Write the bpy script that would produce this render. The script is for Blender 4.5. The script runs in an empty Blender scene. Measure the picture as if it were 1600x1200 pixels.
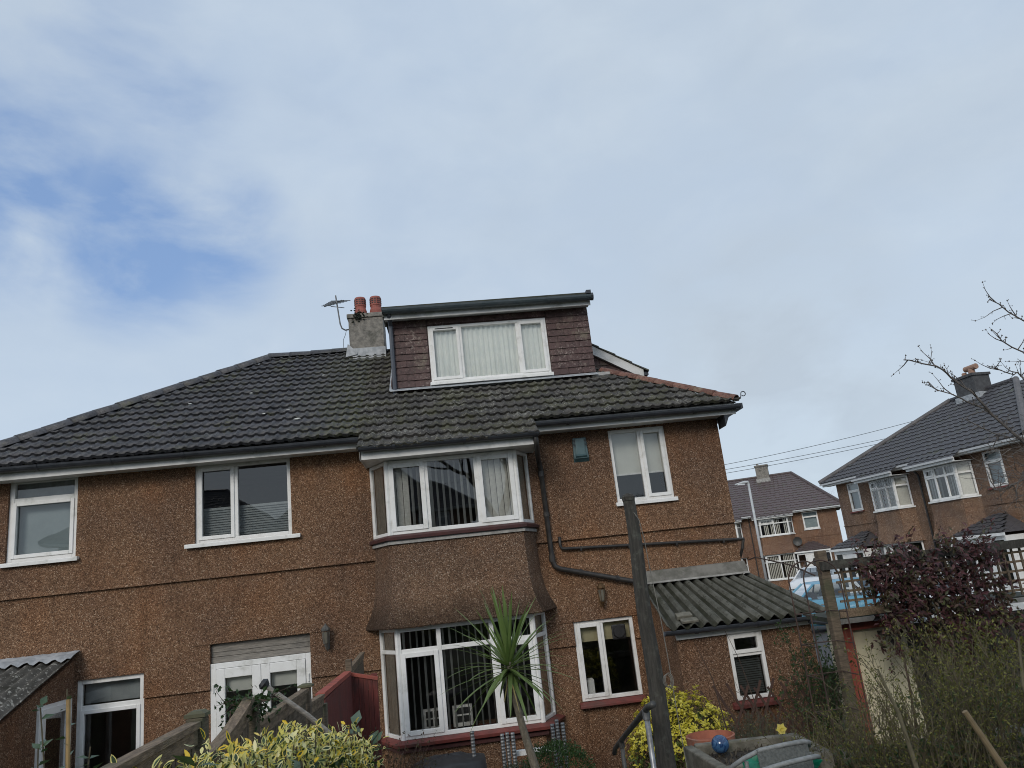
import bpy, bmesh, math, random
from mathutils import Vector, Matrix, Euler, noise as mnoise

random.seed(7)
R = math.radians
scene = bpy.context.scene
col = scene.collection

# ------------------------------------------------------------------ camera
yaw, pitch, roll = R(6.128), R(14.542), R(-6.376)
fw = Vector((math.sin(yaw) * math.cos(pitch), math.cos(yaw) * math.cos(pitch), math.sin(pitch)))
r0 = Vector((math.cos(yaw), -math.sin(yaw), 0))
u0 = r0.cross(fw)
rt = math.cos(roll) * r0 + math.sin(roll) * u0
up = -math.sin(roll) * r0 + math.cos(roll) * u0
cam_d = bpy.data.cameras.new("camera")
cam = bpy.data.objects.new("camera", cam_d)
col.objects.link(cam)
m = Matrix(((rt.x, up.x, -fw.x, 0), (rt.y, up.y, -fw.y, -11.0), (rt.z, up.z, -fw.z, 3.0), (0, 0, 0, 1)))
cam.matrix_world = m
cam_d.sensor_width = 36
cam_d.lens = 1180 / 1600 * 36
cam_d.clip_start = 0.05
cam_d.clip_end = 3000
scene.camera = cam

# ------------------------------------------------------------------ sky
SUN_EL, SUN_AZ = 29.0, 203.0          # compass-like: 0 = +Y, clockwise; the sun is behind the viewer
world = bpy.data.worlds.new("World")
scene.world = world
world.use_nodes = True
wn, wl = world.node_tree.nodes, world.node_tree.links
wn.clear()


def wnode(t, **k):
    n = wn.new(t)
    for a, b in k.items():
        setattr(n, a, b)
    return n


def wmath(op, a, b=None, c=None, clamp=False):
    n = wnode('ShaderNodeMath', operation=op, use_clamp=clamp)
    for i, x in enumerate((a, b, c)):
        if x is None:
            continue
        if isinstance(x, (int, float)):
            n.inputs[i].default_value = x
        else:
            wl.new(x, n.inputs[i])
    return n.outputs[0]


def wmix(fac, a, b):
    n = wnode('ShaderNodeMix', data_type='RGBA')
    for i, x in ((0, fac), (6, a), (7, b)):
        if isinstance(x, (int, float)):
            n.inputs[i].default_value = x
        elif isinstance(x, tuple):
            n.inputs[i].default_value = x + (1,)
        else:
            wl.new(x, n.inputs[i])
    return n.outputs[2]


sky = wnode('ShaderNodeTexSky', sky_type='NISHITA')
sky.sun_disc = False
sky.sun_elevation = R(SUN_EL)
sky.sun_rotation = R(SUN_AZ)
sky.air_density = 1.0
sky.dust_density = 1.2
tc = wnode('ShaderNodeTexCoord')
D = tc.outputs['Generated']
mp = wnode('ShaderNodeMapping')
mp.inputs['Scale'].default_value = (1.0, 1.0, 1.9)
wl.new(D, mp.inputs[0])


def wnoise(scale, detail, rough=.55, dist=0.0, off=0.0):
    n = wnode('ShaderNodeTexNoise', noise_dimensions='4D')
    n.inputs['Scale'].default_value = scale
    n.inputs['Detail'].default_value = detail
    n.inputs['Roughness'].default_value = rough
    n.inputs['Distortion'].default_value = dist
    n.inputs['W'].default_value = off
    wl.new(mp.outputs[0], n.inputs['Vector'])
    return n.outputs[0]


big = wnoise(1.6, 4, .5, .4, 3.1)
med = wnoise(4.5, 8, .56, .5, 1.7)
fine = wnoise(7.0, 9, .55, .3, 8.2)


def blob(v, near, far):
    d = wnode('ShaderNodeVectorMath', operation='DOT_PRODUCT')
    nz = wnode('ShaderNodeVectorMath', operation='NORMALIZE')
    wl.new(D, nz.inputs[0])
    wl.new(nz.outputs[0], d.inputs[0])
    d.inputs[1].default_value = Vector(v).normalized()
    mr = wnode('ShaderNodeMapRange', interpolation_type='SMOOTHSTEP')
    mr.inputs['From Min'].default_value = math.cos(R(far))
    mr.inputs['From Max'].default_value = math.cos(R(near))
    wl.new(d.outputs['Value'], mr.inputs['Value'])
    return mr.outputs[0]


def pixdir(px, py):
    return fw * 1180 + rt * (px - 800) - up * (py - 600)


# gaps in the cloud to the upper left, a grey bank low on the right
gap = wmath('MAXIMUM', wmath('MAXIMUM', blob(pixdir(215, 365), 0, 8.5), blob(pixdir(10, 290), 0, 9)),
            wmath('MULTIPLY', blob(pixdir(180, 150), 0, 9), .55))
gap = wmath('MAXIMUM', gap, wmath('MULTIPLY', blob(pixdir(340, 370), 0, 6.5), .95))
gap = wmath('MULTIPLY', gap, wmath('MULTIPLY_ADD', wmath('MULTIPLY_ADD', fine, .25, wmath('MULTIPLY', med, .9)), -4.2, 3.05, clamp=True))
gap = wmath('MULTIPLY', gap, 1.0, clamp=True)
thin = wmath('MULTIPLY_ADD', big, -1.6, 1.0, clamp=True)
cover = wmath('SUBTRACT', wmath('SUBTRACT', 0.97, wmath('MULTIPLY', gap, .92)), wmath('MULTIPLY', thin, .40), clamp=True)
shade = wmath('MULTIPLY_ADD', med, 2.2, -.6, clamp=True)
cloud = wmix(shade, (3.92, 4.66, 5.58), (4.42, 5.20, 6.08))
shade2 = wmath('MULTIPLY_ADD', fine, 3.0, -1.3, clamp=True)
cloud = wmix(wmath('MULTIPLY', shade2, .55), cloud, (5.2, 5.85, 6.4))
greyf = wmath('MULTIPLY_ADD', wmath('MULTIPLY_ADD', big, .6, wmath('MULTIPLY', med, .5)), 5.0, -2.55, clamp=True)
cloud = wmix(wmath('MULTIPLY', greyf, .62), cloud, (3.50, 4.15, 4.98))
sep = wnode('ShaderNodeSeparateXYZ')
wl.new(D, sep.inputs[0])
low = wmath('MULTIPLY_ADD', sep.outputs[2], -2.4, 0.95, clamp=True)
cloud = wmix(wmath('MULTIPLY', low, .75), cloud, (5.25, 5.95, 6.4))
bank = wmath('MULTIPLY', blob(pixdir(1230, 590), 0, 13), wmath('MULTIPLY_ADD', fine, 5.5, -2.3, clamp=True))
cloud = wmix(wmath('MULTIPLY', bank, .45), cloud, (3.35, 3.85, 4.45))
skyc = wmix(.6, sky.outputs[0], (2.1, 3.35, 5.9))
az_, el_ = R(SUN_AZ), R(SUN_EL)
glow = blob((math.sin(az_) * math.cos(el_), math.cos(az_) * math.cos(el_), math.sin(el_)), 2, 20)
cloud = wmix(wmath('MULTIPLY', glow, glow), cloud, (17.0, 16.2, 15.0))      # the veiled sun brightens the cloud round it
final = wmix(cover, skyc, cloud)
bg = wnode('ShaderNodeBackground')
wl.new(final, bg.inputs[0])
bg.inputs[1].default_value = 0.1
wo = wnode('ShaderNodeOutputWorld')
wl.new(bg.outputs[0], wo.inputs[0])

# ------------------------------------------------------------------ sun
sd = bpy.data.lights.new("sun", 'SUN')
sd.energy = .95
sd.angle = R(22)
sd.color = (1.0, .93, .84)
sun = bpy.data.objects.new("sun", sd)
col.objects.link(sun)
az, el = R(SUN_AZ), R(SUN_EL)
sun_v = Vector((math.sin(az) * math.cos(el), math.cos(az) * math.cos(el), math.sin(el)))
sun.rotation_euler = sun_v.to_track_quat('Z', 'Y').to_euler()

scene.render.engine = 'CYCLES'
scene.cycles.use_denoising = True
scene.cycles.filter_width = 1.0
scene.cycles.max_bounces = 8
scene.cycles.transparent_max_bounces = 16
scene.view_settings.view_transform = 'Standard'
scene.view_settings.look = 'None'
scene.view_settings.exposure = 0.38
scene.view_settings.gamma = 1.0

# ------------------------------------------------------------------ materials
MATS = {}


class NT:
    def __init__(s, name):
        s.m = bpy.data.materials.new(name)
        s.m.use_nodes = True
        s.n, s.l = s.m.node_tree.nodes, s.m.node_tree.links
        s.p = s.n['Principled BSDF']
        s.geo = s.n.new('ShaderNodeNewGeometry')
        s.pos = s.geo.outputs['Position']

    def put(s, sock, x):
        if isinstance(x, (int, float)):
            sock.default_value = x
        elif isinstance(x, tuple):
            sock.default_value = x + (1,) if len(x) == 3 else x
        else:
            s.l.new(x, sock)

    def math(s, op, a, b=None, c=None, clamp=False):
        n = s.n.new('ShaderNodeMath')
        n.operation = op
        n.use_clamp = clamp
        for i, x in enumerate((a, b, c)):
            if x is not None:
                s.put(n.inputs[i], x)
        return n.outputs[0]

    def noise(s, scale, detail=4, rough=.55, stretch=None, dist=0.0):
        n = s.n.new('ShaderNodeTexNoise')
        n.inputs['Scale'].default_value = scale
        n.inputs['Detail'].default_value = detail
        n.inputs['Roughness'].default_value = rough
        n.inputs['Distortion'].default_value = dist
        v = s.pos
        if stretch:
            mp = s.n.new('ShaderNodeMapping')
            mp.inputs['Scale'].default_value = stretch
            s.l.new(v, mp.inputs[0])
            v = mp.outputs[0]
        s.l.new(v, n.inputs['Vector'])
        return n.outputs[0]

    def voro(s, scale, out='Color'):
        n = s.n.new('ShaderNodeTexVoronoi')
        n.inputs['Scale'].default_value = scale
        s.l.new(s.pos, n.inputs['Vector'])
        return n.outputs[out]

    def mix(s, fac, a, b, blend='MIX'):
        n = s.n.new('ShaderNodeMix')
        n.data_type = 'RGBA'
        n.blend_type = blend
        s.put(n.inputs[0], fac)
        s.put(n.inputs[6], a)
        s.put(n.inputs[7], b)
        return n.outputs[2]

    def ramp(s, fac, stops):
        n = s.n.new('ShaderNodeValToRGB')
        e = n.color_ramp.elements
        while len(e) < len(stops):
            e.new(.5)
        for i, (p, c) in enumerate(stops):
            e[i].position = p
            e[i].color = c + (1,)
        s.put(n.inputs[0], fac)
        return n.outputs[0]

    def thr(s, x, lo, hi):
        n = s.n.new('ShaderNodeMapRange')
        n.interpolation_type = 'SMOOTHSTEP'
        n.inputs['From Min'].default_value = lo
        n.inputs['From Max'].default_value = hi
        s.put(n.inputs['Value'], x)
        return n.outputs[0]

    def rnd(s):
        return s.n.new('ShaderNodeObjectInfo').outputs['Random']

    def rpi(s):
        return s.geo.outputs['Random Per Island']

    def xyz(s):
        n = s.n.new('ShaderNodeSeparateXYZ')
        s.l.new(s.pos, n.inputs[0])
        return n.outputs

    def bump(s, h, strength, dist):
        n = s.n.new('ShaderNodeBump')
        n.inputs['Strength'].default_value = strength
        n.inputs['Distance'].default_value = dist
        s.put(n.inputs['Height'], h)
        s.l.new(n.outputs[0], s.p.inputs['Normal'])

    def done(s, colr, rough=.7, metal=0.0, spec=.5):
        s.put(s.p.inputs['Base Color'], colr)
        s.put(s.p.inputs['Roughness'], rough)
        s.put(s.p.inputs['Metallic'], metal)
        s.p.inputs['Specular IOR Level'].default_value = spec
        return s.m


def simple(name, c1, c2=None, scale=12, rough=.6, bump=0.0, bscale=60, metal=0.0, spec=.5, stretch=None, dirt=None, dscale=3):
    if name in MATS:
        return MATS[name]
    t = NT(name)
    c = c1
    if c2:
        c = t.mix(t.thr(t.noise(scale, 6, .6, stretch), .35, .65), c1, c2)
    if dirt:
        c = t.mix(t.math('MULTIPLY', t.thr(t.noise(dscale, 8, .65), .5, .72), .8), c, dirt)
    if bump:
        t.bump(t.noise(bscale, 5, .6, stretch), bump, .01)
    MATS[name] = t.done(c, rough, metal, spec)
    return MATS[name]


def pebble(name, tone=(1, 1, 1), lum=1.0, stain=0.0, cells=92, zbands=()):
    """pebbledash render: each cell one chip of stone; rain staining and algae with shapes of their own"""
    t = NT(name)

    def k(c):
        return tuple(c[i] * tone[i] * lum for i in range(3))
    v = t.voro(cells, 'Color')
    s = t.n.new('ShaderNodeSeparateColor')
    t.l.new(v, s.inputs[0])
    c = t.ramp(s.outputs[0], [(0.0, k((.072, .040, .023))), (.40, k((.148, .084, .047))), (.70, k((.205, .118, .066))), (.91, k((.262, .162, .096))), (1.0, k((.42, .31, .21)))])
    wide = t.noise(.55, 6, .6)
    c = t.mix(t.thr(wide, .38, .66), c, t.mix(1.0, c, (.74, .77, .86), 'MULTIPLY'))
    warm = t.noise(1.3, 5, .6, (1, 1, .6))
    c = t.mix(t.math('MULTIPLY', t.thr(warm, .48, .7), .55), c, t.mix(1.0, c, (1.18, .98, .80), 'MULTIPLY'))
    streak = t.noise(1.0, 6, .6, (5.0, 5.0, .35))
    c = t.mix(t.math('MULTIPLY', t.thr(streak, .50, .72), .50 + stain), c, t.mix(1.0, c, (.62, .62, .62), 'MULTIPLY'))
    pt = t.thr(t.noise(.9, 2, .4, (1, 1, 1.4), .8), .60, .63)
    c = t.mix(t.math('MULTIPLY', pt, .30), c, t.mix(1.0, c, (.80, .74, .70), 'MULTIPLY'))
    z = t.xyz()[2]
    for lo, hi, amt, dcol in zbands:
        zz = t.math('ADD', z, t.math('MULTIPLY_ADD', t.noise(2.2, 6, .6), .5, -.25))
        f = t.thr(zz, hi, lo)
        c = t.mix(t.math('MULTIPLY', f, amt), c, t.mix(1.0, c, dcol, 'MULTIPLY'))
    hgt = t.math('ADD', t.math('MULTIPLY', t.voro(cells, 'Distance'), -1.0), t.math('MULTIPLY', s.outputs[1], .4))
    t.bump(hgt, .75, .014)
    MATS[name] = t.done(c, .88, 0, .25)
    return MATS[name]


PEB = pebble('pebbledash', tone=(1.0, .98, 1.0), lum=1.30, zbands=((.2, 1.3, .6, (.62, .64, .64)),))
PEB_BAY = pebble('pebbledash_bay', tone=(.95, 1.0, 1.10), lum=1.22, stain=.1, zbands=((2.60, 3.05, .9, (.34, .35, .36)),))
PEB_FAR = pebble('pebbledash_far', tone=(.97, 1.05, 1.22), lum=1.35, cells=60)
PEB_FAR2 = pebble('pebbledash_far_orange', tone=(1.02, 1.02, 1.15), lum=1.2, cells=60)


def tile_mat(name, c_a, c_b, moss, moss_amt, rough=.55, lichen=(.42, .42, .38), lich=.4, edge=None):
    t = NT(name)
    r = t.rnd()
    c = t.mix(r, c_a, c_b)
    c = t.mix(t.math('MULTIPLY', t.thr(t.noise(17, 6, .75), .47, .62), .75), c, tuple(x * .45 for x in c_a))
    mm = t.thr(t.math('ADD', t.noise(2.4, 8, .7), t.math('MULTIPLY', t.noise(19, 6, .7), .45)), .78 - moss_amt * .22, 1.0 - moss_amt * .22)
    if edge:
        ef = t.thr(t.math('ADD', t.xyz()[0], t.math('MULTIPLY_ADD', t.noise(2.0, 5, .6), 1.6, -.8)), edge[0], edge[1])
        mm = t.math('MAXIMUM', mm, t.math('MULTIPLY', ef, t.thr(t.noise(14, 6, .7), .40, .60)))
    c = t.mix(mm, c, t.mix(t.noise(40, 3), moss, tuple(x * 1.9 for x in moss)))
    lm = t.thr(t.math('ADD', t.math('MULTIPLY', t.noise(24, 6, .8), .8), t.math('MULTIPLY', t.noise(2.6, 4, .6), .25)), .565, .66)
    c = t.mix(t.math('MULTIPLY', lm, lich), c, lichen)
    t.bump(t.noise(55, 6, .7), .5, .008)
    MATS[name] = t.done(c, rough, 0, .4)
    return MATS[name]


TILE_L = tile_mat('tile_grey', (.040, .041, .048), (.078, .078, .088), (.060, .062, .035), .15, .48, (.40, .40, .38), .26, (-2.4, -1.0))
TILE_R = tile_mat('tile_mossy', (.042, .040, .040), (.082, .077, .073), (.050, .050, .030), .50, .72, (.34, .34, .30), .95)
TILE_HUNG = tile_mat('tile_hung_maroon', (.076, .043, .041), (.106, .060, .056), (.12, .10, .075), .16, .62, (.34, .28, .25), .75)
TILE_HIP = tile_mat('tile_terracotta', (.15, .068, .052), (.21, .105, .078), (.16, .14, .09), .18, .7, (.40, .36, .30), .5)
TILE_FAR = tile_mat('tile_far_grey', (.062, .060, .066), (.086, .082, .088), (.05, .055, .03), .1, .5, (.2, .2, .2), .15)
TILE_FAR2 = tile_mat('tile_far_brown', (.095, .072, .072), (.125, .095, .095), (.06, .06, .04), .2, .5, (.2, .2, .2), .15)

UPVC = simple('upvc_white', (.82, .82, .81), (.76, .76, .74), 5, .35, dirt=(.50, .50, .46), dscale=4)
FASCIA = simple('fascia_white', (.70, .70, .69), (.60, .60, .59), 4, .45, dirt=(.36, .37, .34), dscale=2.5)
DARKPVC = simple('gutter_black', (.030, .034, .042), (.045, .050, .060), 8, .40)
SLATEPVC = simple('gutter_slate', (.055, .075, .085), (.075, .095, .105), 8, .42)
PIPE = simple('pipe_black', (.020, .019, .019), (.040, .036, .033), 9, .5)
SILLRED = simple('sill_oxide_red', (.20, .048, .040), (.14, .040, .034), 10, .6, dirt=(.10, .06, .05))
SILLDARK = simple('sill_maroon', (.085, .030, .028), (.06, .026, .026), 10, .55, dirt=(.05, .035, .03))
CEMENT = simple('cement_grey', (.20, .19, .17), (.12, .115, .10), 7, .9, .6, 40, dirt=(.06, .065, .04))
CEMENT_L = simple('cement_pale', (.42, .41, .39), (.27, .265, .25), 9, .9, .4, 40, dirt=(.14, .13, .11))
LEADM = simple('lead_flashing', (.44, .46, .48), (.28, .30, .32), 8, .55, .3, 30)
CHIM = simple('chimney_render', (.27, .25, .22), (.16, .15, .135), 11, .92, .9, 60, dirt=(.075, .075, .06), dscale=5)
POTM = simple('chimney_pot_clay', (.33, .10, .075), (.25, .075, .058), 10, .7, .3, 50)
MOSS = simple('moss_dark', (.020, .026, .020), (.040, .046, .030), 30, .95, .8, 80)
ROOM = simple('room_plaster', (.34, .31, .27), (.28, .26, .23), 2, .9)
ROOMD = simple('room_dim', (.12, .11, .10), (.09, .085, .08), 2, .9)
SLATM = simple('blind_fabric', (.66, .65, .60), (.58, .57, .53), 20, .8)
CURT = simple('net_curtain', (.86, .88, .85), (.80, .83, .81), 6, .9)
DRAPE = simple('drape_beige', (.42, .38, .31), (.33, .30, .25), 8, .9)
ROLLER = simple('roller_blind_cream', (.66, .67, .62), (.60, .61, .57), 3, .8)
ROLLERY = simple('roller_blind_ochre', (.50, .45, .28), (.42, .37, .22), 4, .85)
FROST = simple('blind_blue_grey', (.30, .36, .38), (.26, .32, .34), 3, .7)
PLEAT = simple('pleated_blind_grey', (.34, .37, .38), (.28, .31, .32), 6, .85)
METAL = simple('galvanised_steel', (.34, .35, .36), (.22, .23, .24), 25, .45, metal=.75, dirt=(.14, .12, .10))
METALD = simple('painted_handrail', (.085, .085, .082), (.055, .055, .052), 20, .5, metal=.3)
BLACKP = simple('black_plastic', (.014, .014, .015), (.022, .022, .023), 20, .5)
TEAL = simple('alarm_teal', (.085, .145, .160), (.070, .120, .132), 8, .45, dirt=(.10, .14, .14))
BRASS = simple('lantern_bronze', (.16, .095, .045), (.10, .06, .03), 20, .45, metal=.6)
GREYL = simple('lantern_grey', (.10, .10, .095), (.16, .155, .14), 20, .5, metal=.4)
OLDWOOD = simple('weathered_timber', (.17, .130, .090), (.095, .072, .050), 9, .85, .8, 30, stretch=(1, 1, 9), dirt=(.075, .085, .045))
OLDWOOD_H = simple('weathered_rail', (.26, .190, .125), (.13, .092, .060), 9, .85, .8, 30, stretch=(9, 1.5, 9), dirt=(.085, .095, .05))
GREYWOOD = simple('grey_planks', (.30, .275, .24), (.19, .175, .155), 7, .85, .6, 26, stretch=(1, 6, 14), dirt=(.11, .105, .095))
POSTWOOD = simple('old_pole_timber', (.060, .055, .047), (.034, .032, .027), 10, .9, 1.0, 24, stretch=(6, 6, .7), dirt=(.10, .105, .085), dscale=14)
REDWOOD = simple('red_painted_boards', (.155, .033, .026), (.105, .026, .022), 8, .75, .5, 30, stretch=(6, 6, .8), dirt=(.060, .030, .026))
REDFRAME = simple('red_paint_frame', (.36, .085, .058), (.29, .070, .050), 6, .7, dirt=(.13, .05, .04))
CREAM = simple('cream_render', (.74, .69, .50), (.66, .61, .44), 5, .85, .3, 40, dirt=(.48, .44, .32))
FELT = simple('mossy_felt', (.060, .062, .048), (.034, .038, .028), 12, .95, .7, 40)
BARK = simple('bark_grey', (.13, .115, .105), (.075, .066, .060), 22, .9, .6, 60)
TWIG = simple('twig_olive', (.110, .092, .054), (.060, .050, .030), 18, .85)
TWIGB = simple('twig_brown', (.085, .055, .040), (.055, .036, .028), 18, .85)
CANE = simple('bamboo_cane', (.36, .24, .10), (.26, .17, .07), 12, .6)
SOIL = simple('soil', (.040, .032, .024), (.022, .018, .014), 14, .95, 1.0, 30)
STONE = simple('garden_stone', (.19, .178, .145), (.10, .094, .074), 9, .92, .9, 34, dirt=(.075, .080, .050), dscale=6)
TERRA = simple('terracotta_pot', (.34, .115, .065), (.26, .09, .055), 8, .8, .3, 40, dirt=(.30, .24, .19))
RATTAN = simple('grey_rattan', (.24, .25, .25), (.17, .18, .18), 30, .6)
RATTAN_W = simple('rattan_weave', (.13, .14, .135), (.085, .092, .09), 60, .7, .8, 120)
GREENB = simple('green_plastic_bag', (.0, .19, .105), (.0, .13, .075), 10, .38)
COVER = simple('black_cover', (.018, .018, .020), (.030, .030, .032), 8, .5)
ASPHALT = simple('asphalt', (.050, .050, .052), (.065, .064, .063), 3, .9, .4, 60)
PAVE = simple('paving', (.20, .19, .175), (.15, .142, .13), 4, .9, .3, 30)
CARBLUE = simple('car_paint_blue', (.125, .32, .45), (.115, .30, .42), 2, .25)
CARWHITE = simple('car_paint_white', (.72, .73, .74), (.68, .69, .70), 2, .25)
TYRE = simple('tyre_rubber', (.016, .016, .016), (.022, .022, .022), 20, .8)
RIMM = simple('wheel_rim', (.45, .46, .47), (.38, .39, .40), 10, .3, metal=.8)
LAMPM = simple('lamp_column_grey', (.52, .54, .55), (.44, .46, .47), 5, .5)
LAMPL = simple('lens_clear', (.72, .74, .76), (.65, .67, .70), 5, .15)
WIRE = simple('overhead_wire', (.06, .065, .07), (.05, .055, .06), 5, .6)
BIRDS = simple('white_spatter', (.62, .62, .58), (.5, .5, .46), 20, .9)


def corr_mat(name, a, b, moss, amt, spots):
    t = NT(name)
    c = t.mix(t.thr(t.noise(5, 6, .65), .35, .65), a, b)
    mm = t.thr(t.noise(3.2, 8, .7, (1, .6, 1)), .62 - amt * .3, .80 - amt * .3)
    c = t.mix(t.math('MULTIPLY', mm, .85), c, moss)
    sp = t.thr(t.noise(17, 5, .7), .56, .62)
    c = t.mix(t.math('MULTIPLY', sp, .85), c, spots)
    t.bump(t.noise(40, 6, .7), .5, .01)
    MATS[name] = t.done(c, .85, 0, .3)
    return MATS[name]


CORR_R = corr_mat('asbestos_mossy', (.125, .125, .108), (.070, .070, .058), (.034, .036, .022), .4, (.045, .045, .034))
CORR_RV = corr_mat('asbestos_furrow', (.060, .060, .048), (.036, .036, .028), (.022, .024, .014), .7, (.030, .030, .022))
CORR_L = corr_mat('asbestos_lichen', (.105, .100, .090), (.070, .066, .058), (.035, .035, .026), .5, (.40, .39, .35))


def glass():
    t = NT('window_glass')
    t.n.remove(t.p)
    fr = t.n.new('ShaderNodeFresnel')
    fr.inputs['IOR'].default_value = 1.5
    tr = t.n.new('ShaderNodeBsdfTransparent')
    tr.inputs[0].default_value = (.965, .98, .975, 1)
    gl = t.n.new('ShaderNodeBsdfGlossy')
    gl.inputs['Roughness'].default_value = .0
    gl.inputs[0].default_value = (1, 1, 1, 1)
    b = t.n.new('ShaderNodeBump')
    b.inputs['Strength'].default_value = .10
    b.inputs['Distance'].default_value = .02
    t.l.new(t.noise(1.6, 1, .4), b.inputs['Height'])
    t.l.new(b.outputs[0], gl.inputs['Normal'])
    mx = t.n.new('ShaderNodeMixShader')
    t.l.new(t.math('MULTIPLY', fr.outputs[0], 2.1, clamp=True), mx.inputs[0])
    t.l.new(tr.outputs[0], mx.inputs[1])
    t.l.new(gl.outputs[0], mx.inputs[2])
    t.l.new(mx.outputs[0], t.n['Material Output'].inputs[0])
    return t.m


GLASS = glass()


def ballglass():
    t = NT('blue_glass_ball')
    c = t.mix(t.thr(t.noise(14, 4, .6, None, 1.5), .4, .6), (.010, .035, .11), (.05, .13, .26))
    return t.done(c, .06, 0, .8)


BALL = ballglass()


def leaf_mat(name, cols, rough=.5, trans=.25, spec=.4):
    t = NT(name)
    n = len(cols)
    c = t.ramp(t.rpi(), [(i / max(1, n - 1), cc) for i, cc in enumerate(cols)])
    t.done(c, rough, 0, spec)
    tl = t.n.new('ShaderNodeBsdfTranslucent')
    t.put(tl.inputs[0], t.mix(1.0, c, (1.1, 1.2, .7), 'MULTIPLY'))
    mx = t.n.new('ShaderNodeMixShader')
    mx.inputs[0].default_value = trans
    t.l.new(t.p.outputs[0], mx.inputs[1])
    t.l.new(tl.outputs[0], mx.inputs[2])
    t.l.new(mx.outputs[0], t.n['Material Output'].inputs[0])
    MATS[name] = t.m
    return t.m


L_GREEN = leaf_mat('leaf_dark_green', [(.022, .045, .016), (.040, .075, .026), (.030, .058, .020)])
L_VGREEN = leaf_mat('leaf_variegated_centre', [(.022, .046, .022), (.040, .072, .034), (.060, .095, .050)])
L_VYEL = leaf_mat('leaf_variegated_margin', [(.68, .62, .14), (.78, .70, .26), (.80, .78, .50), (.82, .56, .04), (.38, .40, .13), (.74, .68, .30)])
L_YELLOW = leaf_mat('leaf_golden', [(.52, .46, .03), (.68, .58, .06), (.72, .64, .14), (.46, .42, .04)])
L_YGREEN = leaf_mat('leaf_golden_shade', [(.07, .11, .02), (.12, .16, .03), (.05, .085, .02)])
L_LAUREL = leaf_mat('leaf_laurel', [(.045, .085, .036), (.070, .115, .060), (.055, .095, .045), (.10, .14, .09)], .32, .2, .6)
L_BOX = leaf_mat('leaf_box', [(.020, .050, .015), (.042, .085, .024), (.028, .062, .018)])
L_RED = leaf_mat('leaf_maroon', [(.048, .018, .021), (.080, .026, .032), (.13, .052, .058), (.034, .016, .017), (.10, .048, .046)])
L_REDG = leaf_mat('leaf_bronze', [(.055, .050, .022), (.075, .042, .026), (.050, .062, .026), (.10, .055, .040)])
L_OLIVE = leaf_mat('leaf_olive', [(.045, .052, .016), (.10, .105, .026), (.19, .19, .040), (.060, .062, .022)])
L_ROSE = leaf_mat('leaf_rosemary', [(.060, .072, .050), (.085, .098, .070), (.050, .062, .042)], .6)
L_CORD = leaf_mat('leaf_cordyline', [(.085, .13, .036), (.13, .19, .058), (.19, .26, .10)], .4, .25, .5)
L_DAFF = leaf_mat('petal_daffodil', [(.75, .62, .10), (.80, .70, .25)], .6, .3)
L_FAR = leaf_mat('leaf_far_twigs', [(.09, .075, .06), (.12, .10, .075)])
GRASS = simple('grass', (.045, .065, .022), (.065, .085, .030), 3, .9, .8, 40)

# ------------------------------------------------------------------ mesh helpers
WM = {}


def wm(o):
    return WM.get(o.name, Matrix.Identity(4)) if o else Matrix.Identity(4)


def link(name, data, parent=None, M=None, label=None, category=None, group=None, kind=None):
    o = bpy.data.objects.new(name, data)
    col.objects.link(o)
    M = M.copy() if M else Matrix.Identity(4)
    if parent:
        o.parent = parent
        o.matrix_parent_inverse = wm(parent).inverted()
    o.matrix_basis = M
    WM[o.name] = M
    for k, v in (('label', label), ('category', category), ('group', group), ('kind', kind)):
        if v:
            o[k] = v
    return o


def thing(name, loc, label, category, group=None):
    return link(name, None, None, Matrix.Translation(Vector(loc)), label, category, group)


def node(name, parent, loc=(0, 0, 0)):
    return link(name, None, parent, Matrix.Translation(Vector(loc)))


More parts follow.
